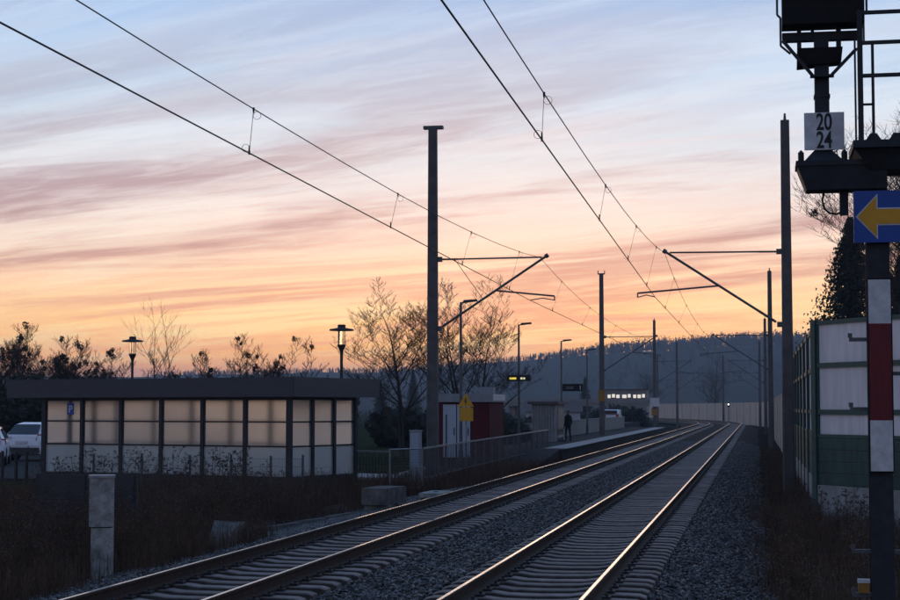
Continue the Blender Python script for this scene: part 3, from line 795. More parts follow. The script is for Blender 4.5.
nbf = thing('noise_barrier', (4.3, yy, -1.1), 'tan noise wall following the bend across the far end of the tracks', 'noise barrier')
while yy < 400:
    st_ = 8.0
    p, p2 = along(yy, 4.25 + 1.5 * sstep(180, 240, yy)), along(yy + st_, 4.25 + 1.5 * sstep(180, 240, yy + st_))
    barrier_bay(nbf, (p.x, p.y, 0), (p2.x, p2.y, 0), 'tan'); yy += st_

# ------------------------------------------------------------------ platform and what stands on it
PZ = 0.25
pf = tag(mk('platform', MB().box(-9.3, -5.72, 74, 160, -0.7, PZ - 0.06), 'asphalt'), kind='structure')
mk('paving', MB().box(-9.3, -5.66, 74.0, 160, PZ - 0.059, PZ), 'asphalt', pf)
mk('edge_strip', MB().box(-6.75, -5.68, 76.0, 160, PZ + 0.001, PZ + 0.006), 'paving', pf)
q = MB(); q.hexa([(-9.3, 66, -0.7), (-5.9, 66, -0.7), (-5.8, 73.99, -0.7), (-9.3, 73.99, -0.7), (-9.3, 66, -0.25), (-5.9, 66, -0.25), (-5.8, 73.99, PZ), (-9.3, 73.99, PZ)])
mk('ramp', q, 'asphalt', pf)
rw = thing('platform_wall', (-9.4, 120, PZ), 'low grey wall along the back of the platform behind the person', 'wall')
for i in range(15):
    y0 = 98 + i * 4.0
    mk('wall_panel', MB().box(-9.46, -9.36, y0 + 0.03, y0 + 3.97, PZ - 0.3, PZ + 0.95), 'far_concrete', rw)
mk('coping', MB().box(-9.50, -9.32, 98, 158, PZ + 0.952, PZ + 1.02), 'concrete', rw)

# platform lamps
def arm_lamp(x, y, h, z0, label):
    r = thing('platform_lamp', (x, y, z0), label, 'street lamp', 'straight-armed lamps along the platform')
    mk('pole', MB().tube((x, y, z0), (x, y, h), 0.065, 0.045, 10), 'galv_dark', r)
    mk('arm', MB().bar((x - 0.03, y, h), (x + 0.28, y, h + 0.03), 0.06, 0.05), 'galv_dark', r)
    q = MB(); q.hexa([(x + 0.10, y - 0.13, h), (x + 0.62, y - 0.10, h + 0.05), (x + 0.62, y + 0.10, h + 0.05), (x + 0.10, y + 0.13, h), (x + 0.12, y - 0.11, h + 0.10), (x + 0.60, y - 0.08, h + 0.13), (x + 0.60, y + 0.08, h + 0.13), (x + 0.12, y + 0.11, h + 0.10)])
    mk('lamp_head', q, 'dark_frame', r)
    mk('base', MB().tube((x, y, z0), (x, y, z0 + 0.7), 0.09, 0.085, 10), 'galv_dark', r)
arm_lamp(-8.1, 62.0, 5.95, -0.2, 'lamp post with short arm rising behind the bare trees left of the red kiosk roof')
arm_lamp(-8.45, 80.2, 6.0, 0.2, 'lamp post with short arm standing with the illuminated display')
arm_lamp(-8.7, 100.4, 6.0, PZ, 'lamp post with short arm carrying the dark platform name board')
arm_lamp(-8.75, 116.5, 6.0, PZ, 'farthest lamp post with short arm, just left of the forked mast')
# illuminated display box
dp = thing('train_display', (-8.43, 80.0, 3.25), 'dark two-sided display box with yellow lit fields on the lamp post', 'display')
mk('housing', MB().box(-8.98, -7.84, 79.80, 80.06, 3.33, 3.62), 'dark_frame', dp)
mk('lit_field', MB().box(-8.84, -8.52, 79.79, 79.799, 3.41, 3.50), 'display_yellow', dp)
mk('lit_field', MB().box(-8.32, -8.10, 79.79, 79.799, 3.41, 3.50), 'display_white', dp)
mk('hanger', MB().box(-8.46, -8.40, 79.85, 80.1, 3.621, 3.72), 'dark_frame', dp)
# name board
nbd = thing('platform_sign', (-8.1, 100.2, 3.0), 'dark blue platform name board with a white 1 at its right end', 'sign')
mk('board', MB().box(-8.62, -7.42, 100.20, 100.26, 3.05, 3.48), 'signal_black', nbd)
pn = mk('print_field', MB().box(-8.40, -7.95, 100.192, 100.199, 3.17, 3.33), 'galv_dark', nbd)
text('1', 0.36, (-7.56, 100.19, 3.13), 'plate_white', nbd)
mk('bracket', MB().box(-8.72, -8.621, 100.2, 100.3, 3.2, 3.3), 'galv_dark', nbd)
# red kiosk
kk = thing('red_kiosk', (-9.1, 70.3, 0.2), 'red flat-roofed kiosk with a white double door, beside the concrete mast', 'kiosk')
mk('wall', MB().box(-10.2, -8.02, 68.4, 72.3, -0.2, 2.30), 'kiosk_red', kk)
rfk = mk('roof', MB().box(-10.32, -7.92, 68.28, 72.45, 2.302, 2.64), 'kiosk_roof', kk)
mk('roof_box', MB().box(-8.75, -8.15, 70.2, 70.8, 2.641, 2.93), 'kiosk_roof', rfk)
mk('roof_sign', MB().box(-7.915, -7.90, 68.6, 71.9, 2.36, 2.62), 'plate_white', rfk)
for x0, x1 in ((-9.94, -9.40), (-9.36, -8.82)):
    d = mk('door', MB().box(x0, x1, 68.37, 68.398, 0.05, 2.20), 'kiosk_white', kk)
    mk('handle', MB().box(x1 - 0.1, x1 - 0.06, 68.35, 68.369, 0.95, 1.25), 'dark_frame', d)
    mk('window', MB().box(x0 + 0.10, x0 + 0.17, 68.362, 68.369, 0.5, 1.8), 'galv_dark', d)
# yellow warning sign
ws = thing('warning_sign', (-7.42, 59.1, -0.1), 'yellow triangular warning sign above a yellow plate, in front of the red kiosk', 'sign')
mk('post', MB().tube((-7.42, 59.14, -0.2), (-7.42, 59.14, 2.4), 0.035, 0.035, 8), 'galv', ws)
q = MB(); q.prism([(-7.71, 2.10), (-7.13, 2.10), (-7.42, 2.57)], lambda u, v, t: (u, t, v), 59.10, 59.08); tri_ = mk('triangle', q, 'sign_yellow', ws)
q = MB(); q.prism([(-7.44, 2.40), (-7.39, 2.40), (-7.415, 2.30), (-7.38, 2.30), (-7.44, 2.15), (-7.43, 2.25), (-7.46, 2.25)], lambda u, v, t: (u, t, v), 59.079, 59.074); mk('symbol', q, 'plate_black', tri_)
mk('lower_plate', MB().box(-7.64, -7.16, 59.08, 59.10, 1.60, 2.07), 'sign_yellow', ws)
# grey cabinet at the mast
cb = thing('utility_cabinet', (-7.95, 52.6, -0.2), 'pale grey utility cabinet at the foot of the thick concrete mast', 'cabinet')
mk('body', MB().box(-8.08, -7.76, 52.45, 52.8, -0.25, 1.32), 'cabinet', cb)
mk('lid', MB().box(-8.10, -7.74, 52.43, 52.82, 1.321, 1.36), 'cabinet', cb)
mk('door', MB().box(-8.05, -7.79, 52.436, 52.449, 0.2, 1.28), 'kiosk_white', cb)
# concrete hut
ht = thing('concrete_hut', (-8.7, 93, PZ), 'small flat-roofed waiting hut of ribbed panels with a person beside it', 'hut')
mk('wall', MB().box(-9.30, -8.02, 91.4, 96.0, PZ - 0.3, 2.26), 'far_concrete', ht)
for i in range(9): mk('rib', MB().box(-9.30 + i * 0.152, -9.30 + i * 0.152 + 0.07, 91.36, 91.398, PZ, 2.24), 'concrete', ht)
mk('roof', MB().box(-9.5, -7.85, 91.2, 96.3, 2.262, 2.40), 'house_roof', ht)
mk('side_opening', MB().box(-8.018, -8.00, 92.4, 95.2, PZ, 2.05), 'car_glass', ht)

# ------------------------------------------------------------------ person on the platform
def person(x, y, z, rz, h):
    r = thing('person', (x, y, z), 'person in dark clothes standing on the platform beside the hut', 'person', rz=rz)
    k_ = h / 1.75
    V = []; E = []; R = []
    def add(p, rad, frm=None):
        V.append(tuple(c_ * k_ for c_ in p)); R.append((rad[0] * k_, rad[1] * k_) if isinstance(rad, tuple) else (rad * k_, rad * k_))
        if frm is not None: E.append((frm, len(V) - 1))
        return len(V) - 1
    pel = add((0, 0, 0.95), (0.16, 0.12)); wai = add((0, 0.01, 1.12), (0.15, 0.11), pel); che = add((0, 0.01, 1.33), (0.18, 0.125), wai)
    nk0 = add((0, 0, 1.47), (0.10, 0.08), che); nk = add((0, -0.01, 1.54), 0.055, nk0); hd0 = add((0, -0.02, 1.61), (0.075, 0.09), nk); add((0, -0.015, 1.69), (0.075, 0.09), hd0)
    for sx in (-1, 1):
        hp = add((sx * 0.095, 0, 0.88), 0.10, pel); kn = add((sx * 0.11, -0.02 + sx * 0.05, 0.49), 0.062, hp); an = add((sx * 0.12, 0.03 + sx * 0.07, 0.09), 0.042, kn)
        add((sx * 0.125, -0.02 + sx * 0.07, 0.035), 0.04, an); add((sx * 0.135, -0.14 + sx * 0.07, 0.03), 0.036, len(V) - 1)
        shd = add((sx * 0.19, 0.01, 1.42), 0.068, nk0); el = add((sx * 0.25, 0.04, 1.13), 0.05, shd); wr = add((sx * 0.24, -0.05, 0.89), 0.034, el)
        pa = add((sx * 0.235, -0.07, 0.82), (0.03, 0.018), wr)
        for i, (fx, ln) in enumerate(((-0.028, 0.075), (-0.010, 0.09), (0.010, 0.085), (0.027, 0.065))):
            m1 = add((sx * 0.235, -0.075 + fx, 0.78), 0.009, pa); add((sx * 0.225, -0.085 + fx, 0.80 - ln), 0.008, m1)
        th = add((sx * 0.22, -0.105, 0.83), 0.011, pa); add((sx * 0.21, -0.12, 0.79), 0.009, th)
    me = bpy.data.meshes.new('body'); me.from_pydata(V, E, []); me.update()
    o = link('body', me, 'cloth_dark', r)
    md = o.modifiers.new('skin', 'SKIN'); md.use_smooth_shade = True
    for i, sv in enumerate(me.skin_vertices[0].data):
        sv.radius = R[i]; sv.use_root = (i == 0)
    o.modifiers.new('sub', 'SUBSURF').levels = 1; o.modifiers['sub'].render_levels = 2
    mk('face', MB().lathe([(0.02, 1.53), (0.06, 1.56), (0.078, 1.62), (0.074, 1.68), (0.03, 1.72)], (0, -0.032, 0), 12), 'skin', r, local=True, smooth=True).scale = (k_, k_, k_)
    nose = MB(); nose.hexa([(-0.014, -0.11, 1.61), (0.014, -0.11, 1.61), (0.01, -0.10, 1.61), (-0.01, -0.10, 1.61), (-0.006, -0.11, 1.65), (0.006, -0.11, 1.65), (0.005, -0.10, 1.65), (-0.005, -0.10, 1.65)])
    nose.hexa([(-0.02, -0.106, 1.578), (0.02, -0.106, 1.578), (0.02, -0.09, 1.578), (-0.02, -0.09, 1.578), (-0.018, -0.108, 1.586), (0.018, -0.108, 1.586), (0.018, -0.09, 1.586), (-0.018, -0.09, 1.586)], 1)
    for sx in (-1, 1): nose.box(sx * 0.03 - 0.01, sx * 0.03 + 0.01, -0.108, -0.09, 1.645, 1.655, 2); nose.box(sx * 0.08 - 0.008, sx * 0.08 + 0.008, -0.04, -0.005, 1.60, 1.66)
    mk('facial_features', nose, ['skin', 'sign_red', 'hair'], r, local=True).scale = (k_, k_, k_)
    mk('hair', MB().lathe([(0.07, 1.585), (0.096, 1.62), (0.100, 1.68), (0.082, 1.735), (0.03, 1.765)], (0, 0.012, 0), 12), 'hair', r, local=True, smooth=True).scale = (k_, k_, k_)
    q = MB(); q.lathe([(0.20, 0.86), (0.205, 0.95), (0.185, 1.12), (0.205, 1.33), (0.15, 1.46), (0.08, 1.50)], (0, 0, 0), 14); o2 = mk('jacket', q, 'cloth_dark', r, local=True, smooth=True); o2.scale = (k_, 0.72 * k_, k_)
    return r
person(-7.50, 92.9, PZ, math.radians(-35), 1.66)

# ------------------------------------------------------------------ fences on the left
def railing(name, pts, zt, zb, step, label, gap=0.12, post_m='galv_dark', pick_r=0.009):
    a0 = Vector(pts[0]).to_3d() if len(pts[0]) == 2 else Vector(pts[0])
    r = thing(name, (a0.x, a0.y, zb(0)), label, 'fence')
    tot = 0
    L = sum((Vector(b) - Vector(a)).length for a, b in zip(pts[:-1], pts[1:])); run = 0
    for a, b in zip(pts[:-1], pts[1:]):
        a = Vector(a); b = Vector(b); d = b - a; l = d.length
        P = lambda u, z: Vector((a.x + d.x * u / l, a.y + d.y * u / l, z))
        t0, t1 = run / L, (run + l) / L
        mk('top_rail', MB().bar(P(0, zt(t0)), P(l, zt(t1)), 0.06, 0.05), 'galv', r)
        mk('bottom_rail', MB().bar(P(0, zb(t0) + 0.14), P(l, zb(t1) + 0.14), 0.03, 0.03), 'galv_dark', r)
        n = max(1, round(l / step))
        for i in range(n + 1):
            u = l * i / n; t = (run + u) / L
            mk('post', MB().bar(P(u, zb(t) - 0.2), P(u, zt(t) + 0.03), 0.055, 0.055), post_m, r)
        k_ = int(l / gap)
        for i in range(1, k_):
            u = l * i / k_; t = (run + u) / L; tot += 1
            mk('picket', MB().tube(P(u, zb(t) + 0.14), P(u, zt(t)), pick_r, pick_r, 4), 'galv_dark', r)
        run += l
    return r
railing('ramp_railing', [(-7.10, 49.6), (-7.05, 80.0)], lambda t: 0.86 + 0.16 * t, lambda t: -0.16 + 0.2 * t, 1.9, 'long steel railing beside the track from the mast toward the platform', gap=0.24, pick_r=0.012)
railing('gate_railing', [(-9.35, 48.9), (-7.75, 48.0)], lambda t: 0.80, lambda t: -0.35, 1.8, 'short picket railing just right of the glazed shelter', gap=0.115)
gt = thing('mesh_gate', (-7.45, 48.6, -0.4), 'low tubular gate filled with wire mesh between the two railings', 'gate')
q = MB(); ga, gb = Vector((-7.75, 47.98, 0)), Vector((-7.12, 49.55, 0))
for z in (-0.28, 0.86): q.tube(ga + Vector((0, 0, z)), gb + Vector((0, 0, z)), 0.025, n=8)
for p in (ga, gb): q.tube(p + Vector((0, 0, -0.4)), p + Vector((0, 0, 0.88)), 0.03, n=8)
mk('gate_frame', q, 'galv', gt)
q = MB()
for i in range(1, 20): p = ga.lerp(gb, i / 20); q.tube(p + Vector((0, 0, -0.27)), p + Vector((0, 0, 0.85)), 0.004, n=4)
for i in range(1, 14): z = Vector((0, 0, -0.28 + i * 0.082)); q.tube(ga + z, gb + z, 0.004, n=4)
mk('wire_mesh', q, 'galv_dark', gt)
# wire fence in front of the shelter
wf = thing('wire_fence', (-11, 41.8, -0.3), 'low wire mesh fence with thin posts in the weeds before the shelter', 'fence')
wp = [(-14.4, 42.2), (-13.0, 42.0), (-11.6, 41.7), (-10.45, 41.5), (-9.35, 41.3), (-8.55, 41.4)]
for i, (x, y) in enumerate(wp):
    mk('post', MB().tube((x, y, -0.4), (x, y, 0.86 + 0.03 * (i % 2)), 0.032, 0.03, 8), 'galv_dark', wf)
q = MB()
for (x0, y0), (x1, y1) in zip(wp[:-1], wp[1:]):
    for z in [0.0 + 0.2 * i for i in range(5)]: q.tube((x0, y0, z), (x1, y1, z - 0.02), 0.004, n=4)
    for i in range(1, 24): u = i / 24; q.tube((x0 + (x1 - x0) * u, y0 + (y1 - y0) * u, -0.2), (x0 + (x1 - x0) * u, y0 + (y1 - y0) * u, 0.8), 0.0025, n=3)
mk('wire_mesh', q, 'galv_dark', wf)
# plank fence
pk = thing('plank_fence', (-10.2, 29.3, -0.4), 'dark horizontal plank fence behind the concrete post at the left', 'fence')
pa, pb = Vector((-10.22, 29.2, 0)), Vector((-8.5, 29.5, 0))
for i in range(5):
    z = -0.32 + i * 0.235
    for j in range(2):
        a = pa.lerp(pb, j * 0.5 + 0.004); c_ = pa.lerp(pb, (j + 1) * 0.5 - 0.004)
        mk('plank', MB().bar(a + Vector((0, 0, z + 0.11)), c_ + Vector((0, 0, z + 0.11 + random.uniform(-0.012, 0.012))), 0.03, 0.215), 'plank', pk)
for u in (0.0, 0.5, 1.0):
    p = pa.lerp(pb, u) + Vector((0, 0.06, 0)); mk('post', MB().box(p.x - 0.05, p.x + 0.05, p.y - 0.03, p.y + 0.03, -0.6, 0.88), 'plank', pk)
# old concrete post
cp = thing('concrete_post', (-7.0, 24.2, -0.5), 'square weathered concrete post with a capped top in the dry weeds', 'post')
def cham(x, y, w, z0, z1, rz=0.35):
    q = MB(); P = []
    c = w * 0.16; h = w / 2
    for a, b_ in ((-h, -h + c), (-h + c, -h), (h - c, -h), (h, -h + c), (h, h - c), (h - c, h), (-h + c, h), (-h, h - c)):
        P.append((x + a * math.cos(rz) - b_ * math.sin(rz), y + a * math.sin(rz) + b_ * math.cos(rz)))
    q.prism(P, lambda u, v, t: (u, v, t), z0, z1); return q
mk('shaft', cham(-7.0, 24.2, 0.36, 0.30, 1.02), 'old_concrete', cp)
mk('shaft', cham(-6.98, 24.19, 0.33, -0.6, 0.28), 'old_concrete', cp)
mk('cap', cham(-7.0, 24.2, 0.39, 1.021, 1.06), 'galv', cp)
mk('joint', cham(-6.99, 24.2, 0.30, 0.279, 0.301), 'iron', cp)
# concrete odds and ends beside the left track
def blockpiece(name, pts, z0, z1, m_, label, cat):
    q = MB(); q.prism(pts, lambda u, v, t: (u, v, t), z0, z1)
    c = sum((Vector(p) for p in pts), Vector((0, 0))) / len(pts)
    r = thing(name, (c.x, c.y, z0), label, cat); mk('slab', q, m_, r)
    return r
r_ = blockpiece('concrete_slab', [(-6.55, 39.3), (-5.95, 39.1), (-5.75, 40.6), (-6.4, 40.7)], -0.22, 0.17, 'dirty_concrete', 'raised concrete slab lying between the shelter corner and the left track', 'slab')
mk('lower_course', MB().box(-6.5, -5.9, 39.35, 40.4, -0.6, -0.221), 'concrete', r_)
r_ = blockpiece('cable_cover', [(-5.95, 43.2), (-5.35, 43.0), (-5.3, 44.6), (-5.9, 44.7)], -0.24, -0.13, 'old_concrete', 'small flat concrete cover in the ballast left of the left track', 'cover')
mk('lifting_bar', MB().box(-5.68, -5.55, 43.8, 43.84, -0.128, -0.11), 'iron', r_)
kb = thing('kerb_row', (-7.0, 34, -0.4), 'row of half-buried concrete kerb stones edging the weeds left of the track', 'kerb')
kp = [(-7.35, 31.2), (-7.28, 32.6), (-7.15, 34.0), (-6.98, 35.4), (-6.8, 36.8), (-6.55, 38.2), (-6.1, 39.0), (-5.5, 40.0), (-5.3, 41.2)]
for (x0, y0), (x1, y1) in zip(kp[:-1], kp[1:]):
    a, c_ = Vector((x0, y0, -0.49 + random.uniform(-0.02, 0.02))), Vector((x1, y1, -0.49 + random.uniform(-0.02, 0.02)))
    mk('kerb_stone', MB().bar(a.lerp(c_, 0.02), a.lerp(c_, 0.98), 0.13, 0.28), 'dirty_concrete', kb)
th = thing('cable_trough', (-6.8, 29.2, -0.6), 'tilted concrete trough end sticking out of the weeds by the left track', 'trough')
q = MB(); q.hexa([(-6.95, 28.9, -0.5), (-6.55, 28.95, -0.5), (-6.6, 30.0, -0.35), (-7.2, 29.9, -0.3), (-6.95, 29.3, -0.12), (-6.6, 29.35, -0.15), (-6.65, 30.0, -0.02), (-7.1, 29.9, 0.02)])
mk('trough_body', q, 'dirty_concrete', th)
mk('trough_lid', MB().bar((-6.85, 30.1, -0.14), (-7.1, 31.2, -0.14), 0.4, 0.1), 'dirty_concrete', th)
# bollards by the car park
for i, (x, y) in enumerate([(-19.95, 48.7), (-19.6, 48.9), (-19.35, 49.1)]):
    bl = thing('bollard', (x, y, -0.2), ['dark bollard nearest the left picture edge, in front of the white cars', 'dark bollard in the middle of the three before the white cars', 'dark bollard nearest the shelter, in front of the white hatchback'][i], 'bollard', 'bollards before the car park')
    mk('shaft', MB().tube((x, y, -0.3), (x, y, 0.70), 0.055, 0.05, 10), 'dark_frame', bl); mk('cap', MB().lathe([(0.055, 0.7), (0.05, 0.73), (0.02, 0.76)], (x, y, 0), 10), 'dark_frame', bl)
# car park, path
tag(mk('car_park', MB().box(-45, -19.5, 50, 80, -0.5, -0.135), 'asphalt'), kind='structure')
q = MB(); q.prism([(-11.2, 53.0), (-8.0, 51.2), (-7.4, 53.4), (-8.0, 62.0), (-9.6, 62.0), (-9.0, 54.6), (-11.2, 55.6)], lambda u, v, t: (u, v, t), -0.4, -0.10)
tag(mk('path', q, 'paving'), kind='structure')

# ------------------------------------------------------------------ cars
def car(x, y, z, rz, label, sc=1.0):
    r = thing('parked_car', (x, y, z), label, 'car', 'white cars parked behind the shelter', rz=rz)
    r.scale = (sc, sc, sc)
    # local: +y is the nose, length 4.0
    stn = [(-2.0, 0.42, 0.62, 0.66, 0.62, 0.74), (-1.96, 0.30, 0.80, 0.98, 0.70, 0.80), (-1.86, 0.26, 0.98, 1.10, 0.68, 0.84), (-1.50, 0.22, 1.00, 1.42, 0.60, 0.86), (-1.0, 0.20, 0.98, 1.50, 0.60, 0.87),
           (0.0, 0.20, 0.96, 1.49, 0.60, 0.87), (0.55, 0.20, 0.94, 1.38, 0.58, 0.87), (1.15, 0.20, 0.92, 0.98, 0.62, 0.86), (1.75, 0.24, 0.78, 0.82, 0.60, 0.82), (2.0, 0.34, 0.60, 0.64, 0.54, 0.72)]
    mb = MB(); n = 10
    for (yy_, zl, zb, zr, hr, hw) in stn:
        zb = min(zb, zr - 0.02)
        ring = [(-hw * 0.9, zl), (-hw, zl + 0.15), (-hw, zb - 0.08), (-hw * 0.95, zb), (-hr, zr - 0.03), (hr, zr - 0.03), (hw * 0.95, zb), (hw, zb - 0.08), (hw, zl + 0.15), (hw * 0.9, zl)]
        ring[4] = (-hr, zr - 0.02); ring[5] = (hr, zr - 0.02)
        mb.v += [(u, yy_, v) for u, v in ring]
    for i in range(len(stn) - 1):
        for j in range(n):
            k_ = (j + 1) % n
            mb.f.append((i * n + j, i * n + k_, (i + 1) * n + k_, (i + 1) * n + j)); mb.m.append(0)
    mb.f.append(tuple(range(n))); mb.f.append(tuple(reversed(range((len(stn) - 1) * n, len(stn) * n)))); mb.m += [0, 0]
    mk('body', mb, 'car_white', r, local=True)
    q = MB(); q.hexa([(-0.68, -1.885, 1.02), (0.68, -1.885, 1.02), (0.56, -1.56, 1.38), (-0.56, -1.56, 1.38), (-0.68, -1.93, 1.03), (0.68, -1.93, 1.03), (0.56, -1.60, 1.405), (-0.56, -1.60, 1.405)]); mk('rear_window', q, 'car_glass', r, local=True)
    for sx in (-1, 1):
        q = MB()
        for y0, y1, ya, yb in ((-1.45, -0.75, -1.25, -0.70), (-0.65, 0.15, -0.62, 0.10), (0.22, 0.95, 0.18, 0.42)):
            q.hexa([(sx * 0.80, y0, 1.02), (sx * 0.80, y1, 1.02), (sx * 0.63, yb, 1.38), (sx * 0.63, ya, 1.38), (sx * 0.845, y0, 1.02), (sx * 0.845, y1, 1.02), (sx * 0.645, yb, 1.40), (sx * 0.645, ya, 1.40)])
        mk('side_window', q, 'car_glass', r, local=True)
        q = MB(); q.hexa([(sx * 0.62, -1.99, 0.80), (sx * 0.84, -1.80, 0.82), (sx * 0.83, -1.78, 1.02), (sx * 0.70, -1.90, 1.02), (sx * 0.62, -2.01, 0.80), (sx * 0.875, -1.82, 0.82), (sx * 0.865, -1.80, 1.03), (sx * 0.70, -1.95, 1.03)]); mk('tail_light', q, 'tail_red', r, local=True)
        q = MB(); q.hexa([(sx * 0.5, 1.95, 0.62), (sx * 0.74, 1.75, 0.62), (sx * 0.74, 1.72, 0.76), (sx * 0.5, 1.86, 0.76), (sx * 0.5, 1.99, 0.62), (sx * 0.79, 1.80, 0.62), (sx * 0.78, 1.76, 0.77), (sx * 0.5, 1.90, 0.77)]); mk('headlight', q, 'plate_white', r, local=True)
        for yw in (-1.25, 1.25):
            wob = mk('wheel', MB().tube((sx * 0.70, yw, 0.31), (sx * 0.89, yw, 0.31), 0.31, 0.31, 20), 'tyre', r, local=True)
            q = MB().tube((sx * 0.885, yw, 0.31), (sx * 0.90, yw, 0.31), 0.20, 0.19, 14); mk('rim', q, 'rim', wob, local=True)
            mk('wheel_arch', MB().tube((sx * 0.80, yw, 0.33), (sx * 0.876, yw, 0.33), 0.37, 0.37, 20), 'tyre', r, local=True)
    mk('bumper', MB().box(-0.78, 0.78, -2.045, -1.96, 0.32, 0.52), 'plank', r, local=True)
    mk('number_plate', MB().box(-0.26, 0.26, -2.03, -2.0, 0.66, 0.77), 'plate_white', r, local=True)
    q = MB(); q.box(0.86, 0.98, 0.62, 0.80, 0.96, 1.08); q.box(-0.98, -0.86, 0.62, 0.80, 0.96, 1.08); mk('mirrors', q, 'car_white', r, local=True)
    return r
car(-26.9, 68.4, -0.135, math.radians(-10), 'white hatchback with its rear toward the camera, nearest the shelter', 1.08)
car(-26.75, 61.8, -0.135, math.radians(22), 'white car at the left picture edge, partly behind the hatchback')

# ------------------------------------------------------------------ lantern posts
def lantern(x, y, h, label):
    r = thing('lantern_post', (x, y, -0.2), label, 'street lamp', 'post-top lanterns with disc hats')
    mk('pole', MB().tube((x, y, -0.2), (x, y, h - 0.95), 0.06, 0.05, 10), 'dark_frame', r)
    mk('collar', MB().lathe([(0.05, h - 1.0), (0.07, h - 0.88), (0.14, h - 0.74), (0.15, h - 0.68)], (x, y, 0), 14), 'dark_frame', r)
    mk('glass', MB().lathe([(0.10, h - 0.679), (0.11, h - 0.22)], (x, y, 0), 14), 'lantern_glass', r, smooth=False)
    q = MB()
    for i in range(4):
        a = PI / 4 + i * PI / 2; q.tube((x + 0.13 * math.cos(a), y + 0.13 * math.sin(a), h - 0.70), (x + 0.13 * math.cos(a), y + 0.13 * math.sin(a), h - 0.18), 0.012, n=5)
    mk('cage', q, 'dark_frame', r)
    hat = mk('hat', MB().lathe([(0.42, h - 0.21), (0.41, h - 0.155), (0.15, h - 0.11), (0.14, h - 0.10)], (x, y, 0), 20), 'dark_frame', r)
    mk('hat_cap', MB().lathe([(0.14, h - 0.099), (0.14, h - 0.02), (0.12, h)], (x, y, 0), 14), 'dark_frame', hat)
lantern(-21.52, 63.7, 4.87, 'black disc-hatted lantern post rising behind the left half of the shelter roof')
lantern(-11.26, 56.4, 4.90, 'black disc-hatted lantern post rising behind the right end of the shelter roof')

# ------------------------------------------------------------------ trees
def twig_tree(x, y, z, h, seed, label, cat='tree', group=None, spread=0.55, trunk=0.16, levels=6, m='twig', stems=1, lean=(0, 0), clumps=0, clump_r=0.5, first=0.22, name='bare_tree', kids=4, cm='ivy', clump_n=90, tf=0.58, bl=1.0):
    R = random.Random(seed)
    root = thing(name, (x, y, z), label, cat, group)
    tm, cmh, iv = MB(), MB(), MB()
    tips = []
    def br(p, d, L, r, lv):
        n = 4 if lv < 2 else 3
        pts = [p]; q = p; dd = d
        for i in range(n):
            dd = (dd + Vector((R.gauss(0, 1), R.gauss(0, 1), R.gauss(0, 0.6))) * (0.035 if lv == 0 else 0.075 + 0.022 * lv) + Vector((0, 0, 0.10 if lv > 0 else 0.03))).normalized()
            nq = q + dd * (L / n)
            ra = r * (1 - 0.75 * i / n); rb = r * (1 - 0.75 * (i + 1) / n)
            (tm if lv < 2 else cmh).tube(q, nq, ra, rb, 7 if lv == 0 else (5 if lv < 2 else 3), caps=False)
            q = nq; pts.append((q, dd, rb))
        if lv >= levels - 1:
            tips.append(q); return
        nk = (kids if lv < 3 else max(3, kids - 1)) if lv > 0 else (int(kids * 2.6) if first < 0.6 else 4)
        for c in range(nk):
            t = (first if lv == 0 else 0.2) + (1 - (first if lv == 0 else 0.2)) * (c + R.random()) / nk
            i = min(n - 1, int(t * n)); fr = t * n - i
            a = pts[i] if i == 0 else pts[i][0]; bq = pts[i + 1][0]; pp = Vector(a).lerp(bq, fr)
            base_d = pts[i + 1][1]
            az = R.random() * 2 * PI
            side = Vector((math.cos(az), math.sin(az), R.uniform(-0.1, 0.35)))
            nd = (base_d * (1 - spread) + side * spread * R.uniform(0.8, 1.3)).normalized()
            ll = L * (R.uniform(0.42, 0.68) if lv > 0 else R.uniform(0.38, 0.60) * (1.15 - 0.55 * t) * bl)
            br(pp, nd, ll, max(0.0095, r * (1 - 0.72 * t) * R.uniform(0.45, 0.65)), lv + 1)
        br(q, dd, L * 0.45, max(0.0095, r * 0.25), lv + 1)
    for s_ in range(stems):
        a = 2 * PI * s_ / max(1, stems) + R.random()
        d0 = Vector((lean[0] + (0.28 * math.cos(a) if stems > 1 else 0), lean[1] + (0.28 * math.sin(a) if stems > 1 else 0), 1)).normalized()
        br(Vector((x + (0.15 * math.cos(a) if stems > 1 else 0), y + (0.15 * math.sin(a) if stems > 1 else 0), z)), d0, h * tf, trunk if stems == 1 else trunk * 0.7, 0)
    mk('trunk', tm, 'bark', root); cr = mk('crown', cmh, m, root)
    if clumps:
        for i in range(clumps):
            c = R.choice(tips); rr = clump_r * R.uniform(0.5, 1.2)
            leafball(iv, c, rr, int(clump_n * rr / clump_r), R)
        mk('leaf_clumps', iv, cm, cr)
    return root
def leafball(mb, c, r, n, R, sz=0.065, squash=1.0):
    for i in range(n):
        d = Vector((R.gauss(0, 1), R.gauss(0, 1), R.gauss(0, 1))).normalized() * (r * R.random() ** 0.45)
        d.z *= squash
        p = Vector(c) + d
        a = Vector((R.gauss(0, 1), R.gauss(0, 1), R.gauss(0, 1))).normalized() * sz * R.uniform(0.7, 1.5); b_ = a.orthogonal().normalized() * sz * R.uniform(0.5, 0.9)
        mb.face([p - a, p + b_, p + a, p - b_ * 0.7])
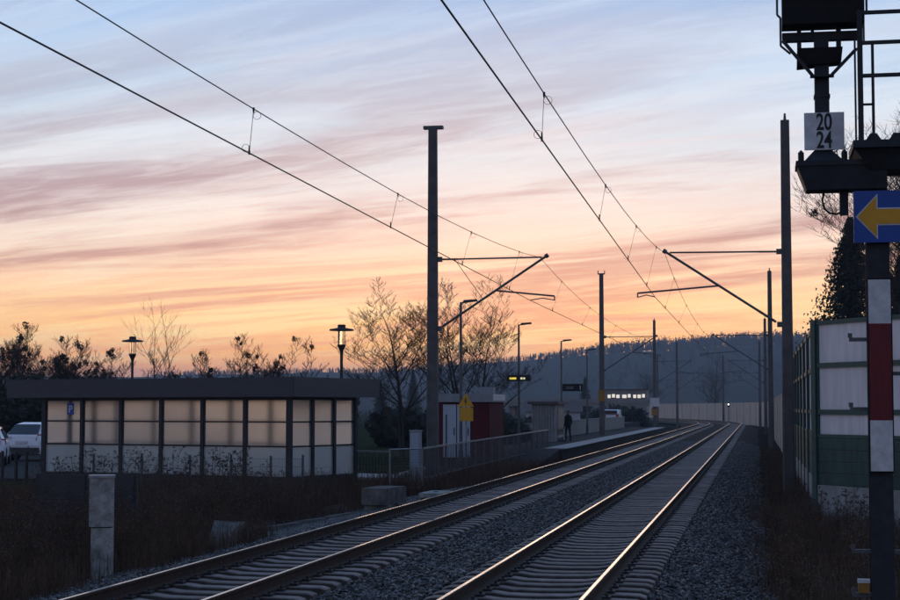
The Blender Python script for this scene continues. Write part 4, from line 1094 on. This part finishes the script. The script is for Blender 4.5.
def bush(x, y, z, rx, rz_, n, seed, label, m='ivy', sz=0.12, name='shrub', group=None, lobes=9):
    R = random.Random(seed); root = thing(name, (x, y, z), label, 'shrub', group)
    mb, st2 = MB(), MB()
    for i in range(lobes):
        a = R.random() * 2 * PI; q = R.random() ** 0.5
        c = Vector((x + rx * q * math.cos(a), y + rx * q * 0.8 * math.sin(a), z + rz_ * R.uniform(0.25, 0.85)))
        leafball(mb, c, rx * R.uniform(0.28, 0.5), n // lobes, R, sz, squash=min(1.2, rz_ / rx))
        st2.tube((x, y, z), c, 0.05, 0.015, 5)
    for i in range(26):
        a = R.random() * 2 * PI; p = Vector((x, y, z + rz_ * 0.4)); e = Vector((x + rx * R.uniform(0.2, 0.9) * math.cos(a), y + rx * 0.6 * math.sin(a), z + rz_ * R.uniform(0.8, 1.35)))
        st2.tube(p, e, 0.02, 0.006, 3)
    mk('stems', st2, 'twig', root); mk('foliage', mb, m, root)
    return root
def conifer(x, y, z, h, rad, seed, label, group=None, low=0.05):
    R = random.Random(seed); root = thing('conifer_tree', (x, y, z), label, 'tree', group)
    mk('trunk', MB().tube((x, y, z), (x, y, z + h), h * 0.018, 0.02, 8), 'bark', root)
    mb = MB(); nB = int(85 * h)
    for i in range(nB):
        t = low + (0.99 - low) * (i + R.random()) / nB
        zz = z + h * t; a = i * 2.399 + R.uniform(-0.5, 0.5)
        L = (rad * (1 - t) ** 1.0 + 0.10) * R.uniform(0.6, 1.1)
        dr = Vector((math.cos(a), math.sin(a), R.uniform(-0.28, 0.06))); si = Vector((-math.sin(a), math.cos(a), 0))
        nn = 5 if L < 0.8 else 9
        for k_ in range(nn):
            u = (k_ + R.random()) / nn; p = Vector((x, y, zz)) + dr * (L * u) + Vector((0, 0, 0.16 * L * u * u))
            wl_ = min(0.34, 0.12 + 0.3 * L) * (1.15 - u * 0.6) * max(0.55, h / 20)
            for sg_ in (-1, 1):
                mb.face([p, p + si * (sg_ * wl_ * R.uniform(0.4, 1.0)) + dr * wl_ * 0.7 + Vector((0, 0, R.uniform(-0.20, 0.06))), p + dr * wl_ * 0.8 + Vector((0, 0, R.uniform(-0.12, 0.12)))])
    mk('crown', mb, 'needle', root)
    return root
twig_tree(-12.7, 73.4, -0.2, 9.2, 5, 'tall bare tree with a wide fine crown just left of the thick concrete mast', spread=0.60, trunk=0.15, levels=6, first=0.14, kids=4, tf=0.50, bl=1.25)
twig_tree(-10.7, 79.0, -0.2, 8.4, 11, 'bare many-stemmed tree just right of the thick concrete mast', spread=0.56, trunk=0.15, levels=6, stems=3, kids=3, first=0.15, bl=1.15)
twig_tree(-30.4, 90.6, -0.2, 8.6, 24, 'left one of two thin bare trees rising above the shelter roof', spread=0.44, trunk=0.085, levels=4, first=0.74, kids=3)
twig_tree(-29.5, 90.9, -0.2, 8.4, 27, 'right one of two thin bare trees rising above the shelter roof', spread=0.44, trunk=0.085, levels=4, first=0.70, kids=3)
G1 = 'bare trees hung with dark clumps at the far left'
for i, (x, y, h, cl, lb) in enumerate([(-40.6, 92, 8.3, 10, 'leftmost bare tree with few dark clumps, at the left picture edge'), (-39.0, 96, 8.9, 14, 'tall fine-twigged bare tree second from the left picture edge'),
                                       (-37.7, 91, 8.6, 40, 'clump-hung bare tree above the left end of the shelter roof'), (-36.6, 95, 8.0, 44, 'bare tree thick with round dark clumps behind the left roof end'),
                                       (-35.2, 93, 7.8, 46, 'bare tree with many round dark clumps midway to the left lantern post'), (-34.0, 95, 7.0, 36, 'bare tree with dark clumps left of the left lantern post')]):
    twig_tree(x - 0.9, y, -0.2, h * 0.80, 40 + i, lb, group=G1, spread=0.5, trunk=0.12, levels=6, clumps=int(cl * 0.7), clump_r=0.19, clump_n=40, kids=4, bl=1.15, m='pale_twig')
G2 = 'shrubs above the shelter roof'
for i, (x, y, h, cl, lb) in enumerate([(-25.6, 82, 6.0, 30, 'leafy-clumped bare shrub left of middle above the shelter roof'), (-24.2, 84, 6.0, 4, 'fine bare shrub in the middle above the shelter roof'), (-22.9, 85, 5.6, 10, 'low fine-twigged shrub between two taller ones above the shelter roof'),
                                       (-21.7, 83, 6.9, 20, 'taller bare shrub with a few clumps above the shelter roof'), (-20.4, 82, 6.2, 22, 'bare shrub with dark clumps nearest the right lantern post'), (-18.8, 86, 4.6, 8, 'low bare shrub beside the right lantern post')]):
    twig_tree(x, y, -0.2, h * 0.86, 60 + i, lb, cat='shrub', name='bare_shrub', group=G2, spread=0.5, trunk=0.08, levels=6, stems=2, clumps=int(cl * 0.8), clump_r=0.15, clump_n=30, kids=3, m='pale_twig')
G3 = 'dark evergreen shrubs behind the car park'
for i, (x, y, rx, rz_, lb) in enumerate([(-37.5, 84, 3.4, 3.6, 'dark evergreen shrub at the left picture edge behind the cars'), (-33.0, 83, 3.2, 3.3, 'dark evergreen shrub behind the white hatchback'), (-29.6, 82, 2.6, 1.7, 'dark evergreen shrub behind the left end of the shelter')]):
    bush(x, y, -0.2, rx, rz_, 5200, 80 + i, lb, sz=0.17, group=G3, lobes=14)
conifer(8.75, 112, -0.7, 15.2, 6.2, 7, 'dark conifer rising behind the noise barrier, left of the signal mast', low=0.36)
conifer(12.2, 116, -0.7, 13.0, 5.0, 8, 'dark conifer behind the noise barrier, mostly hidden by the signal mast')
twig_tree(10.3, 68, -0.7, 20.0, 31, 'large bare tree at the right picture edge behind the signal', spread=0.52, trunk=0.26, levels=6, first=0.18, kids=6, clumps=60, clump_r=0.3)

# ------------------------------------------------------------------ weeds
def blades(name, n, xf, yf, hmin, hmax, wd, m_, label, lean=0.8, patch=None, hs=None):
    x = xf(n); y = yf(n)
    if patch is not None:
        keep = patch(x, y); x, y = x[keep], y[keep]; n = len(x)
    z = np.array([ground_z(a, b_) for a, b_ in zip(x, y)])
    z = np.where((x > -7.0) & (x < 3.1), np.maximum(z, np.interp(x, [p[0] for p in PROF], [p[1] for p in PROF]) - 0.03), z)
    h = rng.uniform(hmin, hmax, n) * (0.55 + 0.6 * rng.random(n) ** 2)
    if hs is not None: h = h * hs(x, y)
    az = rng.random(n) * 2 * PI; ln = rng.random(n) * lean * h; w2 = wd * rng.uniform(0.6, 1.5, n)
    ux, uy = np.cos(az), np.sin(az)
    B = np.stack([x, y, z], -1)
    s_ = np.stack([-uy * w2, ux * w2, 0 * w2], -1); d = np.stack([ux * ln, uy * ln, h], -1)
    mid = B + d * np.array([0.30, 0.30, 0.6])
    V = np.stack([B - s_, B + s_, mid + s_ * 0.7, mid - s_ * 0.7, B + d], 1).reshape(-1, 3)
    k_ = (np.arange(n) * 5)[:, None]
    F = np.concatenate([k_ + np.array([[0, 1, 2]]), k_ + np.array([[0, 2, 3]]), k_ + np.array([[3, 2, 4]])])
    o = npmesh(name, V, F, m_)
    return tag(o, label, 'weeds', kind='stuff')
def noise_keep(sc, th):
    return lambda x, y: (np.sin(x * sc + 1.7 * np.sin(y * sc * 0.8)) + np.sin(y * sc * 1.3 + x * 0.5) + rng.normal(0, 0.5, len(x))) > th
blades('dry_grass', 60000, lambda n: -16 + 9.8 * rng.random(n) ** 0.8, lambda n: 16.5 + 26 * rng.random(n), 0.25, 0.75, 0.0045, 'dry_weed', 'brown dry grass and weeds covering the verge left of the tracks', patch=lambda x, y: noise_keep(0.9, -0.9)(x, y) & ~((y > 31) & (x > -7.45 + np.clip(y - 34, 0, 9) * 0.16)))
blades('dry_grass', 46000, lambda n: 2.9 + 7 * rng.random(n) ** 1.2 - 0.9 * rng.random(n) ** 2.5 * (1 + 0.4 * np.sin(np.arange(n))), lambda n: 17 + 30 * rng.random(n) ** 1.1, 0.20, 0.62, 0.0045, 'dry_weed', 'brown dry grass on the verge right of the tracks below the noise barrier', patch=noise_keep(1.1, -0.7), hs=lambda x, y: np.clip((x - 1.7) / 1.8, 0.15, 1))
blades('pale_grass', 9000, lambda n: 2.7 + 3.6 * rng.random(n), lambda n: 18 + 8 * rng.random(n), 0.2, 0.5, 0.004, 'pale_weed', 'pale straw-like grass tuft in the right foreground beside the signal foot', patch=noise_keep(1.7, 0.2))
blades('pale_grass', 9000, lambda n: -12 + 5.4 * rng.random(n), lambda n: 17 + 10 * rng.random(n), 0.25, 0.6, 0.004, 'pale_weed', 'pale straw-like grass mixed into the brown weeds at lower left', patch=noise_keep(1.4, 0.5))
blades('verge_weeds', 14000, lambda n: -8.2 + 1.5 * rng.random(n), lambda n: 43 + 34 * rng.random(n), 0.25, 0.8, 0.006, 'dry_weed', 'brown weeds growing along the foot of the long railing', patch=lambda x, y: (x < -7.2) | (y > 47))
blades('verge_weeds', 12000, lambda n: 4.0 - 1.9 * rng.random(n) ** 2.2, lambda n: 40 + 75 * rng.random(n) ** 1.3, 0.15, 0.7, 0.007, 'dry_weed', 'brown weeds growing along the foot of the edge-on noise barrier', hs=lambda x, y: np.clip((x - 1.9) / 1.8, 0.1, 1) * np.clip((125 - y) / 60, 0.3, 1))
blades('ramp_weeds', 9000, lambda n: -7.0 + 1.3 * rng.random(n), lambda n: 50 + 24 * rng.random(n), 0.15, 0.6, 0.006, 'dry_weed', 'brown weeds between the railing and the left track before the platform')
blades('lawn_grass', 26000, lambda n: -22 + 14 * rng.random(n), lambda n: 50 + 26 * rng.random(n), 0.04, 0.12, 0.008, 'grass_ground', 'short dull green grass around the shelter and the bare trees', patch=lambda x, y: x > -19)
def brush(name, spots, label, hr):
    mb = MB(); R = random.Random(len(spots) * 7 + 1)
    for (x, y) in spots:
        z = ground_z(x, y); h = R.uniform(*hr)
        for k_ in range(R.randint(12, 20)):
            a = R.random() * 2 * PI; ln = R.uniform(0.1, 0.6)
            p = Vector((x + R.gauss(0, 0.08), y + R.gauss(0, 0.08), z)); d = Vector((math.cos(a) * ln, math.sin(a) * ln, 1)).normalized()
            hh = h * R.uniform(0.5, 1.1); m1 = p + d * hh * 0.5; tp = m1 + (d + Vector((math.cos(a) * 0.3, math.sin(a) * 0.3, R.uniform(-0.3, 0.1)))).normalized() * hh * 0.5
            mb.tube(p, m1, 0.006, 0.004, 3, 0, False); mb.tube(m1, tp, 0.004, 0.0025, 3, 0, False)
            for q_ in range(4):
                b0 = m1.lerp(tp, R.random()); e = b0 + Vector((R.gauss(0, 0.10), R.gauss(0, 0.10), R.uniform(0.0, 0.16))); mb.tube(b0, e, 0.003, 0.002, 3, 0, False)
                if R.random() < 0.5:
                    s3 = R.uniform(0.005, 0.012); mb.face([e + Vector((s3, 0, 0)), e + Vector((0, s3, s3)), e + Vector((-s3, 0, 0.3 * s3)), e + Vector((0, -s3, -s3))], 1)
    return tag(mk(name, mb, ['dry_weed', 'pale_weed']), label, 'brush', kind='stuff')
R8 = random.Random(8)
brush('dry_brush', [(-11.8 + 4.9 * R8.random(), R8.uniform(19.5, 33)) for i in range(150)], 'tangled brown brush filling the verge around the concrete post', (0.45, 0.95))
brush('dry_brush', [(R8.uniform(-12.5, -7.6), R8.uniform(33, 44)) for i in range(110)], 'tangled brown brush in front of the shelter plinth', (0.4, 0.8))
brush('dry_brush', [(R8.uniform(2.9, 6.0), R8.uniform(20, 41)) for i in range(110)], 'tangled brown brush between the right ballast and the noise barrier', (0.3, 0.75))
# tall dried stalks with seed heads
def stalks(name, spots, label, hr=(0.7, 1.25)):
    mb = MB(); R = random.Random(len(spots) + 3)
    for (x, y) in spots:
        z = ground_z(x, y); h = R.uniform(*hr); p = Vector((x, y, z)); d = Vector((R.gauss(0, 0.10), R.gauss(0, 0.10), 1)).normalized()
        top = p + d * h; mb.tube(p, top, 0.006, 0.004, 3, 0, False)
        for k_ in range(R.randint(4, 8)):
            a = R.random() * 2 * PI; b0 = p.lerp(top, R.uniform(0.55, 0.95)); e = b0 + Vector((math.cos(a) * R.uniform(0.06, 0.2), math.sin(a) * R.uniform(0.06, 0.2), R.uniform(0.08, 0.22)))
            mb.tube(b0, e, 0.004, 0.003, 3, 0, False)
            for j in range(7):
                c = e + Vector((R.gauss(0, 0.022), R.gauss(0, 0.022), R.gauss(0, 0.014))); s3 = R.uniform(0.008, 0.016)
                mb.face([c + Vector((s3, 0, 0)), c + Vector((0, s3, s3)), c + Vector((-s3, 0, 0)), c + Vector((0, -s3, -s3))], 1)
    return tag(mk(name, mb, ['dry_weed', 'seed_head']), label, 'weeds', kind='stuff')
R9 = random.Random(9)
stalks('dried_stalks', [(R9.uniform(-14.6, -8.8), R9.uniform(38.5, 42.5)) for i in range(75)], 'tall dried weed stalks with seed heads against the shelter glass', (0.55, 1.25))
stalks('dried_stalks', [(R9.uniform(-12, -7.2), R9.uniform(22, 36)) for i in range(130)], 'dried weed stalks scattered through the brown verge at lower left', (0.5, 0.95))
stalks('dried_stalks', [(R9.uniform(3.6, 6.2), R9.uniform(28, 41)) for i in range(32)], 'dried weed stalks standing before the plinth of the noise barrier', (0.6, 1.2))

# ------------------------------------------------------------------ the far side: houses, bridge, hills
fb = thing('lit_building', (-16.5, 258, 0), 'long low building with a row of bright lit windows beyond the platform', 'building')
q = MB(); q.box(-20.0, -13.6, 258, 264, -0.8, 4.75); mk('wall', q, 'far_concrete', fb)
mk('roof', MB().box(-20.2, -13.4, 257.8, 264.2, 4.752, 4.9), 'house_roof', fb)
xw = -19.5
for i, wd in enumerate((0.55, 0.55, 0.6, 0.75, 0.5, 0.55, 0.6, 0.5)):
    if i in (3, 5): xw += 0.2
    z0 = 3.50 + (0.08 if i in (1, 4, 7) else 0.0)
    wv = mk('window', MB().box(xw, xw + wd, 257.93, 257.99, z0, z0 + 0.62), 'dark_frame', fb); mk('pane', MB().box(xw + 0.04, xw + wd - 0.04, 257.90, 257.925, z0 + 0.05, z0 + 0.57), 'lit_window', wv)
    xw += wd + 0.10
rb = thing('road_bridge', (-25, 240, 0), 'low concrete road deck with parapet crossing behind the platform end', 'bridge')
mk('deck', MB().box(-36, -12.5, 246, 252, 2.35, 2.75), 'far_concrete', rb); mk('parapet', MB().box(-36, -12.5, 245.9, 246.1, 2.751, 3.35), 'far_concrete', rb)
for x in (-33, -25, -17): mk('pier', MB().box(x, x + 0.9, 247, 251, -0.8, 2.349), 'far_concrete', rb)
def house(x, y, w, d, hw, hr, label, rz=0.0):
    r = thing('house', (x, y, -0.8), label, 'house', rz=rz)
    wl_ = mk('wall', MB().box(-w / 2, w / 2, -d / 2, d / 2, 0, hw), 'house_wall', r, local=True)
    q = MB(); q.prism([(-d / 2 - 0.3, hw), (d / 2 + 0.3, hw), (0, hw + hr)], lambda u, v, t: (t, u, v), -w / 2 - 0.3, w / 2 + 0.3); ro = mk('roof', q, 'house_roof', r, local=True)
    mk('chimney', MB().box(w * 0.2, w * 0.2 + 0.6, -0.3, 0.3, hw + hr * 0.5, hw + hr + 0.6), 'far_concrete', ro, local=True)
    for i in range(int(w // 2.2)):
        x0 = -w / 2 + 0.8 + i * 2.2
        for z0 in ((0.9,) if hw < 4 else (0.9, 3.5)):
            wi = mk('window', MB().box(x0, x0 + 1.0, -d / 2 - 0.05, -d / 2 - 0.002, z0, z0 + 1.3), 'plate_white', r, local=True); mk('pane', MB().box(x0 + 0.08, x0 + 0.92, -d / 2 - 0.06, -d / 2 - 0.051, z0 + 0.08, z0 + 1.22), 'car_glass', wi, local=True)
house(-21.5, 205, 6.5, 7, 2.4, 1.3, 'pale house behind the hut with its dark gable roof', 0.1)
rc = thing('distant_car', (-12.3, 180, -0.3), 'small distant car with white and red bodywork behind the platform wall', 'car')
q = MB(); q.prism([(-1.9, 0.35), (1.9, 0.35), (1.95, 0.75), (1.3, 0.92), (0.7, 1.42), (-1.1, 1.45), (-1.75, 0.95), (-1.95, 0.8)], lambda u, v, t: (-12.3 + t, 180 + u, 0.45 + v), -0.85, 0.85); mk('body', q, 'car_white', rc)
mk('rear_window', MB().box(-12.95, -11.65, 177.98, 178.35, 1.48, 1.80), 'car_glass', rc)
for x in (-13.08, -11.75): mk('tail_light', MB().box(x, x + 0.26, 178.0, 178.09, 1.05, 1.42), 'tail_red', rc)
for x in (-13.2, -11.55):
    for y in (178.8, 181.3): mk('wheel', MB().tube((x, y, 0.75), (x + 0.18, y, 0.75), 0.33, 0.33, 14), 'tyre', rc)
tag(mk('road', MB().box(-22, -11, 120, 235, -0.5, 0.42), 'asphalt'), kind='structure')
# tiny lights on the line
def light_post(x, y, z, h, label):
    r = thing('signal_light', (x, y, z), label, 'signal')
    mk('post', MB().tube((x, y, z), (x, y, h), 0.06, 0.05, 8), 'dark_frame', r); mk('head', MB().box(x - 0.2, x + 0.2, y - 0.05, y + 0.15, h, h + 0.7), 'signal_black', r)
    mk('lamp', MB().tube((x, y - 0.10, h + 0.45), (x, y - 0.05, h + 0.45), 0.11, 0.11, 12), 'white_lamp', r)
p = along(286, 3.0); light_post(p.x, p.y, -0.6, 2.2, 'small lit white signal lamp in front of the tan noise wall')
light_post(-11.0, 231, -0.5, 1.35, 'small lit white lamp on a post beside the road bridge')

# mid-distance trees
G4 = 'trees in front of the hill'
p = along(420, 14)
twig_tree(-7.5, 425, -0.8, 16.5, 91, 'round-crowned bare tree behind the tan noise wall', group=G4, spread=0.55, trunk=0.4, levels=5, kids=5, first=0.15, clumps=60, clump_r=1.2, clump_n=40)
twig_tree(-22, 400, -0.8, 12.5, 92, 'lower bare tree right of the round-crowned tree behind the noise wall', group=G4, spread=0.55, trunk=0.35, levels=5, kids=5, first=0.15, clumps=50, clump_r=1.1, clump_n=40)
for i, (x, y, h, lb) in enumerate([(-64, 300, 8.0, 'small dark conifer beyond the hut, left of a pair'), (-60, 310, 10.0, 'taller dark conifer beyond the hut, right of a pair'), (-30, 330, 9.0, 'dark conifer right of the lit building')]):
    conifer(x, y, -0.8, h, h * 0.26, 100 + i, lb, G4)
G5 = 'bushes along the fields'
for i, (x, y, rx, rz_, lb) in enumerate([(-45, 180, 5, 3.0, 'wide low bush behind the red kiosk roof'), (-36, 190, 5, 2.6, 'wide low bush between the kiosk and the hut'), (-24.5, 186, 4, 2.0, 'low bush behind the platform wall near the hut'), (-17.0, 230, 4.0, 2.4, 'low bush under the road bridge'),
                                         (-13.5, 205, 3.0, 2.2, 'low bush beside the far platform end'), (-16.5, 96, 2.6, 2.0, 'dark bush low behind the trunk of the tall bare tree'), (-13.6, 101, 2.4, 1.8, 'dark bush low between the tall bare tree and the concrete mast'), (-62, 190, 6, 3.2, 'wide low bush behind the tall bare tree'), (-80, 200, 7, 3.4, 'wide low bush behind the shelter end'), (-54, 170, 5, 2.6, 'wide low bush right of the shelter roof end')]):
    bush(x, y, -0.5, rx, rz_, 1500, 120 + i, lb, sz=0.34, group=G5, lobes=12)

# hills: ridge line (x, y, height) with a slope on both sides
RIDGE = [(-1900, 1500, 30), (-1200, 1680, 34), (-760, 1760, 38), (-560, 1780, 38), (-420, 1760, 41), (-330, 1720, 43), (-255, 1690, 47), (-200, 1650, 50), (-150, 1620, 53), (-95, 1600, 57), (-40, 1590, 59), (30, 1580, 59), (130, 1570, 58), (320, 1540, 60), (700, 1450, 50), (1500, 1300, 40)]
rx_ = np.array([p[0] for p in RIDGE], float); ry_ = np.array([p[1] for p in RIDGE], float); rz2 = np.array([p[2] for p in RIDGE], float)
def hill_z(x, y):
    c = np.interp(x, rx_, ry_); hgt = np.interp(x, rx_, rz2)
    v = (y - c) / 520.0
    return (hgt + 1.5) * np.exp(-(np.abs(v) ** 1.7) * 1.9) - 2.2 + 1.2 * np.sin(x * 0.021 + 0.4) + 0.8 * np.sin(x * 0.047 + y * 0.013)
hx = np.concatenate([np.arange(-1900, -700, 60), np.arange(-700, 320, 12), np.arange(320, 1501, 60)]); hy = np.arange(900, 2300, 25)
hm = MB()
for y in hy:
    for x in hx: hm.v.append((float(x), float(y), float(hill_z(x, y))))
n_ = len(hx)
for j in range(len(hy) - 1):
    for i in range(n_ - 1): hm.f.append((j * n_ + i, j * n_ + i + 1, (j + 1) * n_ + i + 1, (j + 1) * n_ + i)); hm.m.append(0)
tag(mk('hills', hm, 'field', smooth=True), kind='structure')
# hillside wood
fw = MB(); R = random.Random(77)
for i in range(5200):
    x = R.uniform(-640, 240); c = float(np.interp(x, rx_, ry_)); y = c + (R.uniform(-60, 30) if i % 3 else R.uniform(-420, 0))
    dens = sstep(-260, -60, x)
    if y < c - 70 and R.random() > 0.25 + 0.5 * dens: continue
    if R.random() > 0.45 + 0.55 * dens: continue
    z = float(hill_z(x, y)) - 0.3; h = R.uniform(5.0, 10.5) * (0.6 + 0.7 * dens)
    if R.random() < 0.30:
        r0 = h * 0.20; fw.tube((x, y, z + h * 0.12), (x, y, z + h), r0, 0.05, 5, 0, False); fw.tube((x, y, z), (x, y, z + h * 0.3), 0.2, 0.2, 3, 0, False)
    else:
        fw.tube((x, y, z), (x, y, z + h * 0.75), 0.22, 0.1, 3, 0, False)
        for k_ in range(18):
            c = Vector((x + R.gauss(0, 0.10) * h, y + R.gauss(0, 0.10) * h, z + h * min(1.05, max(0.25, R.gauss(0.68, 0.17)))))
            e1 = Vector((R.gauss(0, 1), R.gauss(0, 1), R.gauss(0.8, 0.8))).normalized() * h * R.uniform(0.05, 0.12); e2 = e1.orthogonal().normalized() * h * R.uniform(0.02, 0.05)
            fw.face([c - e1, c + e2, c + e1, c - e2])
tag(mk('hillside_wood', fw, 'far_wood'), 'dark wood covering the ridge of the distant hill', 'wood', kind='stuff')

# ------------------------------------------------------------------ evening haze
hz = bpy.data.materials.new('haze'); hz.use_nodes = True
t = hz.node_tree; t.nodes.clear()
vo = t.nodes.new('ShaderNodeVolumePrincipled'); vo.inputs['Color'].default_value = (0.76, 0.87, 1.0, 1)
vo.inputs['Density'].default_value = 0.00028; vo.inputs['Anisotropy'].default_value = 0.0
oo = t.nodes.new('ShaderNodeOutputMaterial'); t.links.new(vo.outputs[0], oo.inputs['Volume'])
MATS['haze'] = hz
tag(mk('haze', MB().box(-4200, 4200, -400, 4600, -4.5, 95), 'haze'), kind='stuff')
